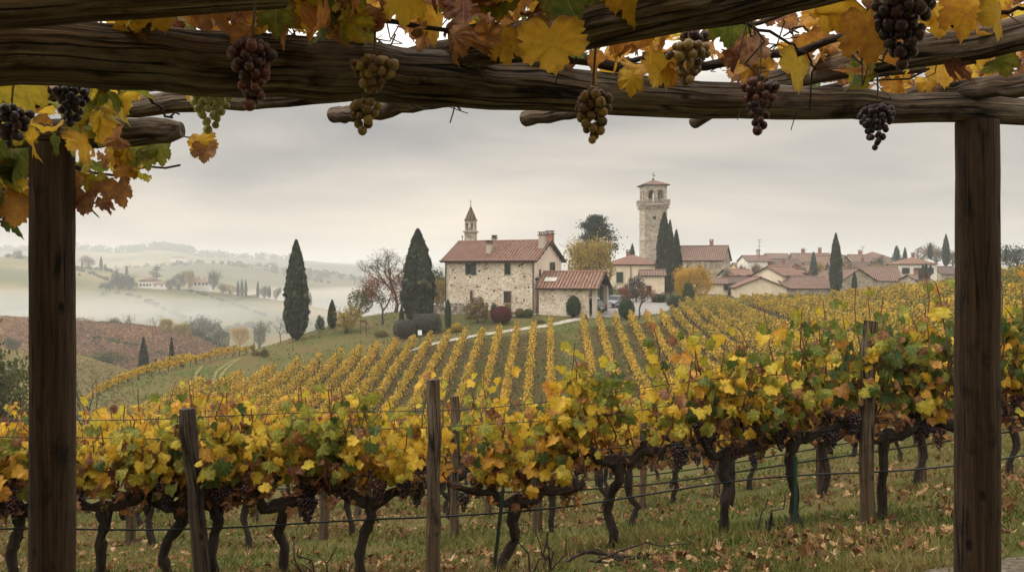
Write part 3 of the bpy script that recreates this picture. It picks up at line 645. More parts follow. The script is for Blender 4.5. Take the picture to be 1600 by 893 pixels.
# ------------------------------------------------------------------ near grapevines
def vine_parts(root, seed, detail=2, nleaf=150, nb=3, lean=0.0, top=1.62, arm=.5, seg=8, greens=.3, head=.66, bare=0.0):
    """trunk, canes, foliage and bunches of one trained vine; local z = 0 at the soil"""
    global rng
    rng = np.random.default_rng(seed); random.seed(seed)
    tr = MB(); hx = lean
    pts = wander((0, 0, -.12), (hx, 0, head), 7, .020); pts[3] += (random.uniform(-.06, .06), random.uniform(-.03, .03), 0)
    tq = np.linspace(0, 6, 19 if detail == 2 else 9); pk = np.c_[[np.interp(tq, np.arange(7), pts[:, k]) for k in range(3)]].T
    tr.tube(pk, np.interp(tq, np.arange(7), [.056, .044, .036, .033, .035, .043, .052]) * (1 + .10 * rng.normal(size=len(tq))), seg, rough=.24, rl=9)
    for sgn in (-1, 1):
        a = wander(pts[-1], (hx + sgn * arm, random.uniform(-.05, .05), head + random.uniform(.08, .2)), 6, .022); a[1] += (0, 0, -.03)
        aq = np.linspace(0, 5, 14 if detail == 2 else 7); ak = np.c_[[np.interp(aq, np.arange(6), a[:, k]) for k in range(3)]].T
        tr.tube(ak, np.interp(aq, np.arange(6), [.046, .040, .034, .031, .026, .018]) * (1 + .16 * rng.normal(size=len(aq))), seg, rough=.26, rl=9)
        for j in range(3):
            q = a[random.randint(1, 4)]; tr.tube([q, q + (random.uniform(-.03, .03), random.uniform(-.03, .03), .07)], [.028, .017], 6, rough=.15)
    if detail >= 1:
        for j in range(6):
            q = pts[random.randint(2, 6)]; d = rdir(1)[0] * .06; tr.tube([q, q + d + (0, 0, -.02)], [.012, .003], 5)
    tr.build('trunk', M['bark'], root)
    cn = MB(); ends = []
    for j in range(13):
        x = hx + random.uniform(-arm, arm)
        b0 = np.array((x, random.uniform(-.03, .03), head + .1))
        tp = b0 + (random.uniform(-.22, .22), random.uniform(-.16, .16), (random.uniform(.45, 1.0) if j % 4 else random.uniform(1.0, 1.2)) * (top - head))
        p = wander(b0, tp, 7, .03); ends.append(p)
        cn.tube(p, np.linspace(.0085, .004, 7), 5)
    if detail >= 1:
        for j in range(16):
            p = ends[random.randrange(len(ends))]; q = p[random.randint(0, 3)]; d = rdir(1)[0] * random.uniform(.1, .3); d[2] = -abs(d[2]) * .3 + .05
            cn.tube(wander(q, q + d, 4, .02), [.0045, .004, .003, .002], 4)
    cn.build('cane', M['cane'], root)
    lf = MB()
    pos = []
    wts = rng.uniform(.4, 1.6, len(ends)) * np.where(np.arange(len(ends)) % 4, 1, .7); wts /= wts.sum()
    for i in range(nleaf):
        p = ends[rng.choice(len(ends), p=wts)]; t = rng.beta(1.5, 1.35) * (len(p) - 1); i0 = min(int(t), len(p) - 2)
        q = p[i0] + (p[i0 + 1] - p[i0]) * (t - i0)
        q = q + rng.normal(size=3) * (.065, .085, .045)
        pos.append(q)
    pos = np.array(pos)
    pos = pos[pos[:, 2] > head + .30 - .22 * rng.random(len(pos)) ** 2]; n = len(pos)
    sgn = np.where(pos[:, 1] + rng.normal(size=n) * .08 < 0, -1.0, 1.0)
    nr = np.c_[rng.normal(size=n) * .55, sgn * rng.uniform(.35, 1.0, n), rng.uniform(-.1, .9, n)]
    tp = np.c_[rng.normal(size=n) * .55, sgn * .25 + rng.normal(size=n) * .3, -np.ones(n) + .5 * rng.random(n)]
    hue = np.clip(rng.normal(rng.uniform(.49, .62), .10, n), 0, 1)
    k = rng.random(n); ctr = rng.uniform(-.4, .4); yg = k > .84; hue[yg] = rng.uniform(.26, .42, yg.sum())
    gl = (k < greens) | ((np.abs(pos[:, 0] - ctr) < .2) & (k < greens * 2.2) & (pos[:, 2] > head + .3))
    hue[gl] = rng.beta(1.3, 1.0, gl.sum()) * .32; dr = rng.random(n) < .17; hue[dr] = rng.uniform(.76, 1.0, dr.sum())
    sz = (.056 + .068 * rng.beta(1.5, 1.6, n)) * (1 + .25 * (detail < 1)); sz[dr] *= .8
    leaves(lf, pos, nr, tp, sz, hue, detail, 1.0 + .8 * dr[:n].mean())
    # dry brown leaf rags and husks round the fruiting zone
    m_ = int(nleaf * .20)
    q = np.c_[hx + rng.uniform(-arm, arm, m_), rng.normal(size=m_) * .08, head + rng.uniform(-.02, .26, m_)]
    leaves(lf, q, rdir(m_), np.c_[rng.normal(size=m_) * .5, rng.normal(size=m_) * .5, -np.ones(m_)], rng.uniform(.03, .075, m_), rng.uniform(.80, 1.0, m_), min(detail, 1), 2.2)
    lf.build('foliage', M['vine_leaf'], root)
    for j in range(nb):
        gb = MB(); kind = ('grape_dark', 'grape_dark', 'grape_red', 'grape_gold')[random.randrange(4)]
        x = hx + random.uniform(-arm, arm); yb = random.choice((-1, 1)) * random.uniform(.02, .1) if detail else random.uniform(-.1, .1)
        L = random.uniform(.15, .24)
        bunch(gb, np.array((x, yb, head + random.uniform(.05, .26))), L, L * random.uniform(.55, .75), .0125 if detail == 2 else .017, 2 if detail == 2 else 1)
        gb.build('grape_bunch', M[kind], root)

# ------------------------------------------------------------------ tree kinds, built at unit size and scaled when planted
def proto(parts):
    """parts: list of (name, MB, material key); returns a maker that plants copies sharing these meshes"""
    me = [(n, b.mesh(n, M[k]), k) for n, b, k in parts]
    cache = {}
    def plant(name, loc, w, h, label, cat, group=None, rz=None, mats=None):
        r = empty(name, loc, random.uniform(0, 6.28) if rz is None else rz, label, cat, group)
        for n, m_, k in me:
            kk = (mats or {}).get(n, k)
            if (n, kk) not in cache:
                if kk == k: cache[(n, kk)] = m_
                else:
                    c = m_.copy(); c.materials.clear(); c.materials.append(M[kk]); cache[(n, kk)] = c
            o = bpy.data.objects.new(n, cache[(n, kk)]); col.objects.link(o); o.parent = r; o.scale = (w, w, h)
        return r
    return plant

def cypress_proto(seed, n=6000, plump=.78):
    global rng
    rng = np.random.default_rng(seed); random.seed(seed)
    prof = lambda t: np.where(t < .30, np.sqrt(np.clip(1 - (1 - np.clip((t + .012) / .312, 0, 1)) ** 2.4, 0, 1)), np.cos(np.clip((t - .32) / .68, 0, 1) * pi / 2) ** plump) * .5
    tk = MB(); tk.tube([(0, 0, -.03), (0, 0, .03), (.004, 0, .2)], [.10, .085, .05], 8)
    c = MB()
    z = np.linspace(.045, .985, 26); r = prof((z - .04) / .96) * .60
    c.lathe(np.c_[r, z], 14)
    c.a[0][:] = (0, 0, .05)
    t = rng.random(n) ** .9; a = rng.uniform(0, 2 * pi, n)
    lump = vnoise(a * 2.2 + 20, t * 16, 1.0, seed); gap = vnoise(a * 4 + 5, t * 40, 1.0, seed + 9)
    rr = prof(t) * (.66 + .30 * lump + .36 * rng.random(n) ** 2.2) + .008
    pos = np.c_[np.cos(a) * rr, np.sin(a) * rr, .04 + t * .96]
    nr = np.c_[np.cos(a), np.sin(a), rng.normal(.25, .35, n)] + rng.normal(size=(n, 3)) * .4
    # faces are upright sprays: taller than wide after scaling
    flakes(c, pos, nr, rng.uniform(.05, .11, n), np.clip(.75 * lump * rng.random(n) + .75 * gap * rng.random(n) ** 1.5, 0, 1), 1.2)
    # scale in z is about five times that in x, so shrink faces in z
    v = c.v[-1].reshape(-1, 4, 3); m_ = v.mean(1, keepdims=True); v[:] = m_ + (v - m_) * (1.7, 1.7, .55)
    return proto([('trunk', tk, 'tree_bark'), ('crown', c, 'cypress')])

def branches(mb, p, d, L, r, depth, spread, ends, up=.15, seg=6, kids=(2, 3), shrink=.72):
    q = p + d * L; mid = p + d * L * .5 + rng.normal(size=3) * L * .06
    mb.tube([p, mid, q], [r, r * .85, r * .68], seg if depth > 2 else 4, cap=False)
    ends.append((q, d, depth))
    if depth == 0: return
    for _ in range(random.randint(*kids)):
        e = unit(d + rng.normal(size=3) * spread + (0, 0, up))
        branches(mb, q, e, L * shrink * random.uniform(.75, 1.15), r * .62, depth - 1, spread, ends, up, seg, kids, shrink)

def leafy_proto(seed, n=3500, key='yellow_tree', depth=4, leaf=.045, spread=.55, trunk=.22, fill=1.0, clump=.085, sparse=0.0, low=.12):
    global rng
    rng = np.random.default_rng(seed); random.seed(seed)
    tk = MB(); ends = []
    branches(tk, np.array((0, 0, -.02)), np.array((0, 0, 1.0)), trunk + .02, .028, depth, spread, ends, .12, 6, (2, 3), .78)
    E = np.array([e[0] for e in ends if e[2] <= 2])
    lo, hi = E.min(0), E.max(0)
    S = np.array((1 / max(hi[0] - lo[0], hi[1] - lo[1]), ) * 2 + (0.97 / hi[2],)); mid = np.array(((hi[0] + lo[0]) / 2, (hi[1] + lo[1]) / 2, 0)) * 0
    for v in tk.v: v[:] = (v - mid) * S
    E = (E - mid) * S
    c = MB(); i = rng.integers(len(E), size=n)
    pos = E[i] + rng.normal(size=(n, 3)) * clump
    if sparse == 0:
        h = n // 2; d = rdir(h); lp = vnoise(d[:, 0] * 2.6 + 7, d[:, 1] * 2.6 + d[:, 2] * 2.2, 1.0, seed); zc = (1 + low) / 2
        pos[:h] = d * (.5, .5, (1 - low) / 2) * ((.62 + .42 * lp) * np.where(rng.random(h) < .3, rng.uniform(.5, 1, h), 1))[:, None] + (0, 0, zc)
    pos[:, 2] = np.maximum(pos[:, 2], .04)
    hue = np.clip(.5 + .55 * (vnoise(pos[:, 0] * 5, pos[:, 2] * 5 + pos[:, 1] * 3, 1, seed) - .5) + rng.normal(size=n) * .2, 0, 1)
    flakes(c, pos, rdir(n) + (0, 0, .4), rng.uniform(.6, 1.3, n) * leaf, hue)
    return proto([('trunk', tk, 'tree_bark'), ('crown', c, key)])

def bare_proto(seed, depth=6):
    global rng
    rng = np.random.default_rng(seed); random.seed(seed)
    tk = MB(); ends = []
    branches(tk, np.array((0, 0, -.02)), np.array((0, 0, 1.0)), .24, .022, depth, .5, ends, .1, 6, (2, 3), .76)
    E = np.array([e[0] for e in ends]); S = np.array((1 / (np.ptp(E[:, 0]) + np.ptp(E[:, 1])) * 2,) * 2 + (1 / E[:, 2].max(),))
    for v in tk.v: v[:] = v * S
    return tk
def bare_plant(seed, depth=6):
    tk = bare_proto(seed, depth)
    # the fine outer twigs read as the crown
    nb_ = max(4, len(tk.v) // 12)
    a, b = MB(), MB()
    o = 0
    for v, f, at, s_ in zip(tk.v, tk.f, tk.a, tk.smooth):
        big = np.ptp(v[:4, 0]) + np.ptp(v[:4, 1]) > .02
        (a if big or o == 0 else b).add(v, f - o, at, s_); o += len(v)
    if not b.n: return proto([('trunk', a, 'tree_bark')])
    return proto([('trunk', a, 'tree_bark'), ('crown', b, 'tree_bark')])

def bush_proto(seed, n=2200, key='topiary', leaf=.06, shape='ball', loose=.12, core=True):
    global rng
    rng = np.random.default_rng(seed); random.seed(seed)
    c = MB()
    d = rdir(n); d[:, 2] = np.where(d[:, 2] < -.75, -d[:, 2], d[:, 2])
    lump = vnoise(d[:, 0] * 3 + 9, d[:, 1] * 3 + d[:, 2] * 4, 1.0, seed)
    rr = .5 * (1 - loose + loose * 1.6 * lump + (loose * .6 + .05) * (rng.random(n) - .5)) * np.where(rng.random(n) < .25, rng.uniform(.6, 1, n), 1)
    if shape == 'box': d = d / (np.abs(d).max(1, keepdims=True) ** .75)
    if shape == 'cone':
        t = rng.random(n) ** .8; a = rng.uniform(0, 2 * pi, n); pr = .5 * np.sin(np.clip(t * 1.1 + .28, 0, pi / 2 + .0) ) * np.sqrt(np.clip(1 - t, 0, 1)) * 1.35
        pr *= 1 - loose * rng.random(n); pos = np.c_[np.cos(a) * pr, np.sin(a) * pr, t]; d = np.c_[np.cos(a), np.sin(a), np.full(n, .4)]
    else: pos = d * rr[:, None] + (0, 0, .5)
    flakes(c, pos, d + rng.normal(size=(n, 3)) * .45, rng.uniform(.7, 1.3, n) * leaf, np.clip(.2 + .6 * lump * rng.random(n) + .2 * rng.random(n), 0, 1))
    if core:
        if shape == 'cone': z = np.linspace(0.02, .93, 9); c.lathe(np.c_[.42 * np.sin(np.clip(z * 1.1 + .28, 0, pi / 2)) * np.sqrt(1 - z) * 1.25, z], 10)
        else:
            v, f = ICO[2]
            if shape == 'box': v = v / (np.abs(v).max(1, keepdims=True) ** .75)
            c.add(v * .5 * (1 - loose * 1.3) + (0, 0, .5), f, np.zeros_like(v), True)
        c.a[-1][:] = (0, 0, .03)
    tk = MB(); tk.tube([(0, 0, -.05), (0, 0, .3)], [.05, .03], 6)
    return proto([('stem', tk, 'tree_bark'), ('foliage', c, key)])

def cedar_proto(seed, n=5000, tiers=9, umbrella=False, key='conifer'):
    global rng
    rng = np.random.default_rng(seed); random.seed(seed)
    tk = MB(); tk.tube([(0, 0, -.03), (.01, 0, .4), (0, 0, .93)], [.035, .026, .008], 7)
    c = MB()
    for t in range(tiers):
        f = t / (tiers - 1); z = (.60 + .36 * f) if umbrella else (.20 + .76 * f)
        R_ = .5 * ((math.sin(.6 + 2.3 * f) if umbrella else (.55 + .45 * math.sin(min(1, f / .45) * pi / 2) if f < .45 else math.sqrt(max(.05, 1 - ((f - .45) / .58) ** 2.2)))) * random.uniform(.86, 1.08))
        for b in range(7 if not umbrella else 6):
            a = random.uniform(0, 2 * pi); L = R_ * random.uniform(.6, 1.0)
            tip = np.array((cos(a) * L, sin(a) * L, z + (.02 if f > .6 else -.02)))
            tk.tube([(0, 0, z - .04), tip * (.55, .55, 1) , tip], [.010, .007, .003], 5, cap=False)
            k = int(n / (tiers * 6)); q = rng.random(k) ** .6
            pos = np.array((0, 0, z - .02)) + (tip - (0, 0, z - .02)) * q[:, None] + rng.normal(size=(k, 3)) * np.c_[.075 * (q + .3), .075 * (q + .3), np.full(k, .030 if not umbrella else .014)]
            flakes(c, pos, rdir(k) * .7 + (0, 0, .8), rng.uniform(.025, .05, k), np.clip(rng.normal(.45, .22, k), 0, 1))
    return proto([('trunk', tk, 'tree_bark'), ('crown', c, key)])

def fir_proto(seed, n=3600):
    global rng
    rng = np.random.default_rng(seed); random.seed(seed)
    tk = MB(); tk.tube([(0, 0, -.03), (0, 0, .95)], [.035, .006], 7)
    c = MB(); t = rng.random(n) ** .75; t = 1 - t if False else t; t = (np.floor(t * 12) + rng.random(n) ** 2 * .8) / 12.6
    a = rng.uniform(0, 2 * pi, n); r = .5 * (1 - t) ** .85 * np.sqrt(rng.random(n)) * (.75 + .45 * vnoise(a * 2, t * 9, 1, seed))
    flakes(c, np.c_[np.cos(a) * r, np.sin(a) * r, .06 + t * .94 - .05 * r], np.c_[np.cos(a), np.sin(a), np.full(n, 1.2)] + rng.normal(size=(n, 3)) * .4, rng.uniform(.04, .08, n), np.clip(rng.normal(.45, .25, n), 0, 1))
    return proto([('trunk', tk, 'tree_bark'), ('crown', c, 'conifer')])
CYP = [cypress_proto(s) for s in (3, 5, 8)]
CYP_FINE = cypress_proto(21, 9000)
YEL = [leafy_proto(s, 9000, 'yellow_tree', leaf=.030) for s in (4, 9)]
DEC = [leafy_proto(s, 2600, 'green_tree', 3, .055, .6, .18, clump=.12, low=.02) for s in (14, 15, 16)]
RED = leafy_proto(31, 2600, 'red_leaf', 5, .028, .5, .26, clump=.07, sparse=1)
SPARSE = leafy_proto(33, 700, 'red_leaf', 5, .032, .45, .22, clump=.05, sparse=1)
BARE = [bare_plant(s, d) for s, d in ((41, 8), (45, 6), (47, 6))]
BALL = bush_proto(51, 2600, 'topiary', .055, 'ball', .05)
LOOSE = [bush_proto(s, 1500, 'brown_leaf', .075, 'ball', .4, False) for s in (53, 54)]
CONE = bush_proto(56, 2200, 'topiary', .055, 'cone', .12)
HEDGE = bush_proto(58, 3200, 'grey_leaf', .05, 'box', .14)
CEDAR = cedar_proto(61, 17000, 9)
FIR = fir_proto(62)
UMBRELLA = cedar_proto(63, 2000, 5, True)
def at_px(px, py_top, py_base, D, width_px):
    """location on the ground at depth D and the size that spans the given photo rows"""
    X = (px - CX) / F * D; z = (HY - py_base) / F * D
    zz = z1(X, D) if D < 190 else z
    h = (HY - py_top) / F * D - zz
    return (X, D, zz - .03), width_px / F * D, h
# ------------------------------------------------------------------ buildings
def roof_slope(mb, e0, e1, r1, r0, thick=.14, corr=0, amp=.10):
    """one tiled slope from eave e0-e1 up to ridge r0-r1, with thickness; corr = number of tile rolls"""
    e0, e1, r0, r1 = (np.asarray(q, float) for q in (e0, e1, r0, r1))
    W = np.linalg.norm(e1 - e0); n = unit(np.cross(e1 - e0, r0 - e0)); L = np.linalg.norm(r0 - e0)
    nu = corr * 4 + 1 if corr else 2; u = np.linspace(0, 1, nu); v = np.linspace(0, 1, 6 if corr else 2)
    U, V = np.meshgrid(u, v, indexing='ij')
    E = e0 + (e1 - e0) * U[..., None]; Rr = r0 + (r1 - r0) * U[..., None]; Q = E + (Rr - E) * V[..., None]
    if corr: Q = Q + n * (amp * (np.abs(np.cos(u * corr * pi)) - .5))[:, None, None]
    A = np.stack([U * W, V * L, 0 * U], -1)
    mb.add(Q.reshape(-1, 3), grid_faces(nu, len(v))[:, ::1], A.reshape(-1, 3))
    lo = np.array([e0, e1, r1, r0]) - n * thick; hi = np.array([e0, e1, r1, r0]) - n * .02
    mb.add(np.vstack([lo, hi]), np.array([[3, 2, 1, 0], [0, 1, 5, 4], [1, 2, 6, 5], [2, 3, 7, 6], [3, 0, 4, 7]]))
def gable_roof(mb, w, d, he, rise, over=.35, corr=0, thick=.14):
    k = rise / (d / 2); y = d / 2 + over; ze = he - over * k; x = w / 2 + over; zr = he + rise
    roof_slope(mb, (-x, -y, ze), (x, -y, ze), (x, 0, zr), (-x, 0, zr), thick, corr)
    roof_slope(mb, (x, y, ze), (-x, y, ze), (-x, 0, zr), (x, 0, zr), thick, corr)
    mb.tube([(-x, 0, zr + .02), (x, 0, zr + .02)], .13, 6)
def hip_roof(mb, w, d, he, rise, over=.4, thick=.14):
    x, y = w / 2 + over, d / 2 + over; hx = max(0.05, (w - d) / 2); zr = he + rise; z = he - .08
    roof_slope(mb, (-x, -y, z), (x, -y, z), (hx, 0, zr), (-hx, 0, zr), thick)
    roof_slope(mb, (x, y, z), (-x, y, z), (-hx, 0, zr), (hx, 0, zr), thick)
    roof_slope(mb, (x, -y, z), (x, y, z), (hx, 0, zr), (hx, 0, zr - .001), thick)
    roof_slope(mb, (-x, y, z), (-x, -y, z), (-hx, 0, zr), (-hx, 0, zr - .001), thick)
def gable_body(mb, w, d, he, rise, z0=-2.0):
    x, y = w / 2, d / 2
    v = [(-x, -y, z0), (x, -y, z0), (x, y, z0), (-x, y, z0), (-x, -y, he), (x, -y, he), (x, y, he), (-x, y, he), (-x, 0, he + rise), (x, 0, he + rise)]
    mb.add(v, [np.array([[0, 1, 5, 4], [2, 3, 7, 6], [0, 3, 2, 1]]), np.array([[1, 2, 6, 9, 5], [3, 0, 4, 8, 7]])])
def window(root, face, w, d, u, z, ww, wh, shut=None, pane='pane', name='window', off=.0):
    """an opening on a wall of a house; face in f, b, r, l; u along that wall from its middle"""
    fr = MB(); t = .07
    rz = {'f': 0, 'r': pi / 2, 'b': pi, 'l': -pi / 2}[face]
    dist = {'f': d / 2, 'b': d / 2, 'r': w / 2, 'l': w / 2}[face] + off
    q = np.array(((cos(rz), -sin(rz), 0), (sin(rz), cos(rz), 0), (0, 0, 1)))
    T = lambda p: q @ np.asarray(p, float)
    for cx, cz, sx, sz in ((0, wh / 2, ww, t), (0, -wh / 2, ww, t), (-ww / 2, 0, t, wh + t), (ww / 2, 0, t, wh + t), (0, 0, t * .7, wh - t)):
        fr.box(T((u + cx, -dist - .02, z + cz)), (sx, .09, sz), rz)
    o = fr.build(name, M['timber'], root)
    p = MB(); p.box(T((u, -dist - .004, z)), (ww - t, .03, wh - t), rz); p.build('pane', M[pane], o)
    s = MB(); s.box(T((u, -dist - .08, z - wh / 2 - .1)), (ww + .3, .2, .10), rz); s.build('sill', M['sill'], o)
    if shut:
        for sg in (-1, 1):
            b = MB(); b.box(T((u + sg * (ww * .75 + .04), -dist - .05, z)), (ww * .5, .06, wh), rz)
            for i in range(7): b.box(T((u + sg * (ww * .75 + .04), -dist - .09, z - wh * .42 + i * wh * .14)), (ww * .4, .03, wh * .07), rz)
            b.build('shutter', M[shut], o)
    return o
def chimney(parent, x, y, z0, h, s=.6, mat='brick', cap=True):
    c = MB(); c.box((x, y, z0 + h / 2), (s, s, h))
    o = c.build('chimney', M[mat], parent)
    if cap:
        k = MB(); k.box((x, y, z0 + h + .05), (s + .2, s + .2, .1))
        for a, b in ((-1, -1), (1, -1), (1, 1), (-1, 1)): k.box((x + a * s * .35, y + b * s * .35, z0 + h + .22), (.12, .12, .25))
        k.box((x, y, z0 + h + .39), (s + .15, s + .15, .09)); k.build('cap', M['roof_old'], o)
    return o
def house(loc, rz, w, d, he, rise, wall, roof, label, name='village_house', style='gable', wins=(), chims=(), group=None, z0=-3.0, cat='house', pipes=()):
    r = empty(name, loc, rz, label, cat, group)
    b = MB()
    if style == 'gable': gable_body(b, w, d, he, rise, z0)
    else: b.box((0, 0, (he + z0) / 2), (w, d, he - z0))
    b.build('wall', M[wall], r)
    rf = MB(); (gable_roof if style == 'gable' else hip_roof)(rf, w, d, he, rise)
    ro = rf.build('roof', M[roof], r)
    for x, y, h, s_, mt in chims:
        zz = he + rise * (1 - abs(y) / (d / 2)); chimney(ro, x, y, zz - .3, h + .3, s_, mt)
    for wi in wins: window(r, wi[0], w, d, *wi[1:])
    return r

# ---- the stone farmhouse
TH = R(26)
fx = P(835, 484, 108.0); fz = z1(fx[0], fx[1])
W_, D_ = 12.4, 8.4
HE = (HY - 404) / F * 108 - fz; RISE = (HY - 377) / F * 112 - (HY - 404) / F * 108 + .15
q = np.array(((cos(-TH), -sin(-TH)), (sin(-TH), cos(-TH))))
ctr = np.array((fx[0], fx[1])) - q @ np.array((W_ / 2, -D_ / 2))
farm = empty('farmhouse', (ctr[0], ctr[1], fz), -TH, 'two storey rubble stone farmhouse with red tiled roof and green shutters', 'farmhouse')
b = MB()
gable_body(b, W_, D_, HE, RISE, -2.0)
o = b.build('wall', [M['stone'], M['gable_plaster']], farm)
for p_ in o.data.polygons:
    if p_.normal.x > .9: p_.material_index = 1
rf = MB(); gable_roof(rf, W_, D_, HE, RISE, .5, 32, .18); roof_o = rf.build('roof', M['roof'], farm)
for sg in (-1, 1):
    for k in range(4):
        pur = MB(); yy = sg * (k + .6) / 4.2 * D_ / 2; pur.box((W_ / 2 + .27, yy, HE + RISE * (1 - abs(yy) / (D_ / 2)) - .28), (.5, .14, .16)); pur.build('purlin', M['timber'], farm)
ux = lambda p: (p - 692) / 143 * W_ - W_ / 2
vz = lambda y: (484 - y) / 81.0 * HE
def fwin(p0, p1, y0, y1, left, right, pane='pane', sill=True):
    u0, u1, z0_, z1_ = ux(p0), ux(p1), vz(y1), vz(y0)
    u, z, ww, wh = (u0 + u1) / 2, (z0_ + z1_) / 2, (u1 - u0), (z1_ - z0_)
    fr = MB(); y = -D_ / 2
    for cx, cz, sx, sz in ((0, wh / 2, ww + .2, .14), (0, -wh / 2, ww + .2, .10), (-ww / 2, 0, .12, wh), (ww / 2, 0, .12, wh)): fr.box((u + cx, y - .02, z + cz), (sx, .12, sz))
    o = fr.build('window', M['sill'], farm)
    if pane == 'shut':
        pb = MB()
        for i in range(6): pb.box((u - ww / 2 + (i + .5) * ww / 6, y - .03, z), (ww / 6 - .02, .08, wh - .1))
        pb.build('shutter', M['brown_shutter'], o)
    else:
        pb = MB(); pb.box((u, y - .005, z), (ww - .1, .03, wh - .1)); pb.build('pane', M['pane'], o)
        gb = MB(); gb.box((u, y - .03, z), (.06, .05, wh - .1)); gb.box((u, y - .03, z + wh * .12), (ww - .1, .04, .05)); gb.build('sash', M['timber'], o)
    for sg, mt in ((-1, left), (1, right)):
        if mt:
            s = MB(); sw = ww * .48; cx = u + sg * (ww / 2 - sw * .05 if pane != 'shut' else 0) + sg * sw * .08
            cx = u + sg * ww * .29
            if mt == 'open_shutter': cx = u + sg * (ww / 2 + sw / 2 + .04)
            s.box((cx, y - .08, z), (sw * .84, .06, wh - .04))
            for i in range(9): s.box((cx, y - .125, z - wh * .42 + i * wh * .105), (sw * .64, .03, wh * .055))
            s.build('shutter', M['shutter'] if mt != 'brown' else M['brown_shutter'], o)
    return o
fwin(726, 740, 410, 427, 'g', None); fwin(789, 798, 410, 427, 'g', 'g')
o = fwin(733, 738.5, 451, 468, None, None, 'shut'); fwin(788, 799, 452, 470, 'g', 'brown')
for wx in (740.5,):
    s = MB(); s.box((ux(739.5), -D_ / 2 - .10, vz(418.5)), (.62, .06, vz(410) - vz(427))); s.build('shutter', M['shutter'], farm)
window(farm, 'r', W_, D_, 1.55, HE - 1.15, .9, 1.5, None); 
s = MB(); s.box((W_ / 2 + .1, .72, HE - 1.15), (.06, .62, 1.5)); s.build('shutter', M['shutter'], farm)
window(farm, 'r', W_, D_, -2.6, HE - 1.7, .35, .7, None)
hb = MB()
for px_, py_ in ((702, 444), (745, 446), (763, 433), (806, 447), (816, 412), (826, 446), (733, 431), (812, 414), (772, 452), (748, 422), (819, 430), (708, 432), (705, 420), (819, 465)):
    hb.box((ux(px_), -D_ / 2 - .005, vz(py_)), (.2, .03, .22))
tag(hb.build('putlog_hole', M['hole'], farm), kind='stuff')
for xx in (-W_ / 2 + .12, W_ / 2 - .12):
    p_ = MB(); p_.tube([(xx, -D_ / 2 - .12, -.3), (xx, -D_ / 2 - .12, HE - .5), (xx, -D_ / 2 - .45, HE - .2)], .075, 7); p_.build('drainpipe', M['pipe'], farm)
g = MB(); g.tube([(-W_ / 2 - .5, -D_ / 2 - .62, HE - .22), (W_ / 2 + .5, -D_ / 2 - .62, HE - .22)], .10, 7); g.build('gutter', M['pipe'], farm)
def rz_(y): return HE + RISE * (1 - abs(y) / (D_ / 2))
chimney(roof_o, ux(757) - .2, -2.6, rz_(-2.6) - .2, 1.25, .62, 'sill'); chimney(roof_o, ux(833), -1.5, rz_(-1.5) - .3, 1.7, .72, 'sill')
chimney(roof_o, ux(835), .5, rz_(.5) - .3, 1.35, .78, 'brick'); chimney(roof_o, ux(740), 1.3, rz_(1.3) - .2, 1.3, .5, 'sill')
v = MB(); v.tube([(-W_ / 2 - .1, .4, rz_(.4) - .2), (-W_ / 2 - .1, .4, rz_(.4) + .85)], .05, 6); v.lathe([(.05, 0), (.13, .04), (.13, .12), (.02, .2)], 8, (-W_ / 2 - .1, .4, rz_(.4) + .8)); v.build('vent_pipe', M['dark_metal'], roof_o)

# ---- open carport leaning on the gable end
cl = P(842, 488, 106.5); cz = z1(cl[0], cl[1]); CW, CD = 7.0, 6.0
TC = R(20); q2 = np.array(((cos(-TC), -sin(-TC)), (sin(-TC), cos(-TC))))
cc = np.array((cl[0], cl[1])) + q2 @ np.array((CW / 2, CD / 2))
cp = empty('carport', (cc[0], cc[1], cz), -TC, 'low stone carport with tiled roof and open timber gable beside the farmhouse', 'carport')
CH = (HY - 449) / F * 106.5 - cz + .15; CRISE = 1.75
w_ = MB(); w_.box((-.45, -CD / 2 + .2, CH / 2 - .5), (CW - .9, .4, CH + 1.0)); w_.box((-CW / 2 + .2, .1, CH / 2 - .5), (.4, CD - .6, CH + 1)); w_.build('wall', M['stone'], cp)
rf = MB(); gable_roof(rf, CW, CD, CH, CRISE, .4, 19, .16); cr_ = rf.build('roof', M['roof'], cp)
for xx, yy in ((CW / 2 - .25, CD / 2 - .3), (CW / 2 - .25, -CD / 2 + .3)):
    pb = MB(); pb.box((xx, yy, CH / 2 - .3), (.5, .5, CH + .6)); pb.build('pillar', M['pillar'], cp)
tb = MB(); tb.box((CW / 2 - .2, 0, CH + .06), (.22, CD - .1, .22)); tb.build('tie_beam', M['timber'], cp)
tb = MB(); tb.box((CW / 2 - .2, 0, CH + CRISE / 2 - .05), (.2, .2, CRISE - .35)); tb.build('king_post', M['timber'], cp)
for sg in (-1, 1):
    a = math.atan2(CRISE, CD / 2); tb = MB(); Mx = Matrix.Rotation(-sg * a, 3, 'X')
    tb.box((CW / 2 - .2, sg * CD / 4, CH + CRISE / 2 - .15), (.2, CD / 2 / cos(a) - .2, .2), M=Mx); tb.build('rafter', M['timber'], cp)
tb = MB(); tb.box((CW / 2 - .3, .6, CH / 2), (.22, .22, CH)); tb.build('timber_post', M['timber'], cp)
sk = MB(); a = math.atan2(CRISE, CD / 2); sk.box((-2.4, -CD / 2 + 1.2, CH + CRISE * (1.2 / (CD / 2)) + .12), (1.5, .9, .06), M=Matrix.Rotation(a, 3, 'X')); sk.build('skylight', M['grey_plaster'], cr_)
chimney(cr_, 1.2, 1.6, CH + .8, 1.1, .6, 'brick')
gt = MB(); gt.tube([(-CW / 2 - .3, -CD / 2 - .5, CH - .22), (CW / 2 + .4, -CD / 2 - .5, CH - .22)], .08, 6); gt.build('gutter', M['pipe'], cp)

